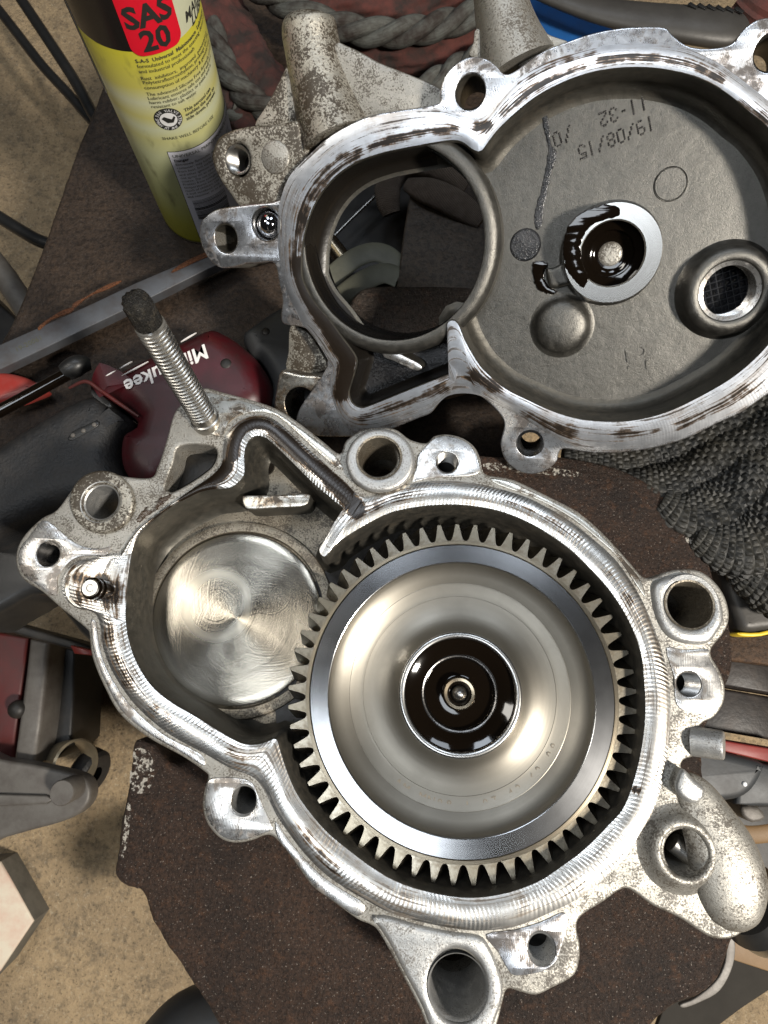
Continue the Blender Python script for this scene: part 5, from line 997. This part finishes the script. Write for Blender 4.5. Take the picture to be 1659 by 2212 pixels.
# domed pad, threaded outlet boss, ejector marks
db = UP.r(1214,706,1,UD-0.006); dc = UP.uv(1214, 706, UD-0.006)
ulathe('domed_pad', dc, UD-0.0065, [(0, 0.0), (db*30, 0.0002), (db*44, 0.0008), (db*53, 0.0020), (db*58, 0.0038), (db*62, 0.0054), (db*72, 0.0064), (db*80, 0.0066)], MT['cast_floor'], n=64, sharp=80)
ob_ = UP.r(1578,628,1,0.010); oc = UP.uv(1578, 629, 0.0135)
out = ulathe('outlet_boss', oc, 0.0135, [(ob_*118, 0.0096), (ob_*108, 0.0080), (ob_*103, 0.0040), (ob_*96, 0.0012), (ob_*86, 0.0001), (ob_*72, 0.0), (ob_*70, 0.0004), (ob_*67, 0.0016)], MT['cast_floor'], n=96, sharp=60)
pr = [(ob_*69, 0.0010)]; zz_ = 0.0014
while zz_ < 0.022: pr += [(ob_*58, zz_+0.0004), (ob_*62, zz_+0.0009)]; zz_ += 0.0009
ulathe('outlet_thread', oc, 0.0135, pr, MT['mach'], out, n=72, sharp=20)
t = NT('rubber_mesh_filter'); v_ = t.wave(420, t.obj(), 0, 0, dirn='DIAGONAL'); MT['filter'] = t.done((0.012, 0.013, 0.016), 0.2, 0.3, None)
V, Fc = [], []
for i in range(-5, 6):
    for j in range(-5, 6):
        x, y = i*0.0031, j*0.0031
        if x*x+y*y > (ob_*60)**2: continue
        b = len(V); h = 0.0014; V += [(x-h, y-h, 0), (x+h, y-h, 0), (x+h, y+h, 0), (x-h, y+h, 0), (x+0.0002, y, 0.0018)]; Fc += [(b, b+1, b+4), (b+1, b+2, b+4), (b+2, b+3, b+4), (b+3, b, b+4)]
new_ob('studded_plug', mesh_of('studded_plug', V, Fc, MT['filter'], None, 10), out, UP.M @ Matrix.Translation((oc[0], oc[1], -0.0135-0.016)) @ Matrix.Rotation(0.35, 4, 'Z'))
new_ob('plug_base', lathe_mesh('plug_base', [(ob_*62, 0.0), (0, 0.0)], MT['filter'], 40), out, UP.M @ Matrix.Translation((oc[0], oc[1], -0.0135-0.0161)))
def ring_mark(px, py, rp, mat):
    r = UP.r(px, py, rp, UD); c = UP.uv(px, py, UD)
    ulathe('ejector_mark', c, UD-0.0007, [(r*1.10, 0.0006), (r*1.05, 0.0001), (r*1.03, 0.0005), (r*1.0, 0.0005), (r*0.97, 0.0), (0, 0.0)], MT[mat], n=48, sharp=25)
ring_mark(1448, 398, 34, 'cast_floor'); ring_mark(1135, 529, 31, 'wetcast')
# oil baffle bar and recess lip
prism(UP, 'pocket_bar', [(826,760),(834,752),(846,756),(880,772),(906,786),(911,796),(903,801),(890,798),(850,780),(830,772)], 0.006, UD, [MT['mach'], MT['cast_dark']], upper, bev=0.0008, smooth=4)
flat_text(UP, 'cast_number', '27', 1378, 780, 62, 82, UD-0.0003, MT['cast_floor'], upper, thick=0.0005)
# dot-stamped date
DOTS = {'0': '0110 1001 1001 1001 1001 1001 0110', '1': '0010 0010 0010 0010 0010 0010 0010', '2': '0110 1001 0001 0010 0100 1000 1111', '3': '0110 1001 0001 0010 0001 1001 0110', '5': '1111 1000 1110 0001 0001 1001 0110', '8': '0110 1001 1001 0110 1001 1001 0110', '9': '0110 1001 1001 0111 0001 0001 0110', '/': '0001 0001 0010 0010 0100 0100 1000', '-': '0000 0000 0000 0110 0000 0000 0000'}
def stamped(name, s, p0, p1, hpx):
    o = UP.uv(*p0, UD); e = UP.uv(*p1, UD)-o; adv = np.linalg.norm(e)/max(1, len(s)-1); e /= np.linalg.norm(e); up = np.array([-e[1], e[0]])
    hh = UP.r(p0[0], p0[1], hpx, UD); V, Fc = [], []
    for ci, ch in enumerate(s):
        for ry, row in enumerate(DOTS[ch].split()):
            for cx_, b in enumerate(row):
                if b == '0': continue
                q = o+e*(ci*adv+(cx_-1.5)*hh*0.17)+up*((3-ry)*hh/6*1.0); r = hh*0.105; k0 = len(V)
                for i in range(6): V.append((q[0]+r*math.cos(i*1.0472), q[1]+r*math.sin(i*1.0472), -UD+0.0002))
                V.append((q[0], q[1], -UD+0.0002+r*0.9)); Fc += [(k0+i, k0+(i+1) % 6, k0+6) for i in range(6)]
    return new_ob(name, mesh_of(name, V, Fc, MT['stamp'], None, 180), upper, UP.M)
t = NT('stamped_dots'); MT['stamp'] = t.done((0.012, 0.011, 0.010), 0.3, 0.2)
stamped('stamped_date', '19/08/15', (1406, 267), (1258, 328), 27)
stamped('stamped_time', '11-32', (1391, 222), (1304, 257), 27)
stamped('stamped_mark', '/0', (1227, 290), (1204, 301), 27)
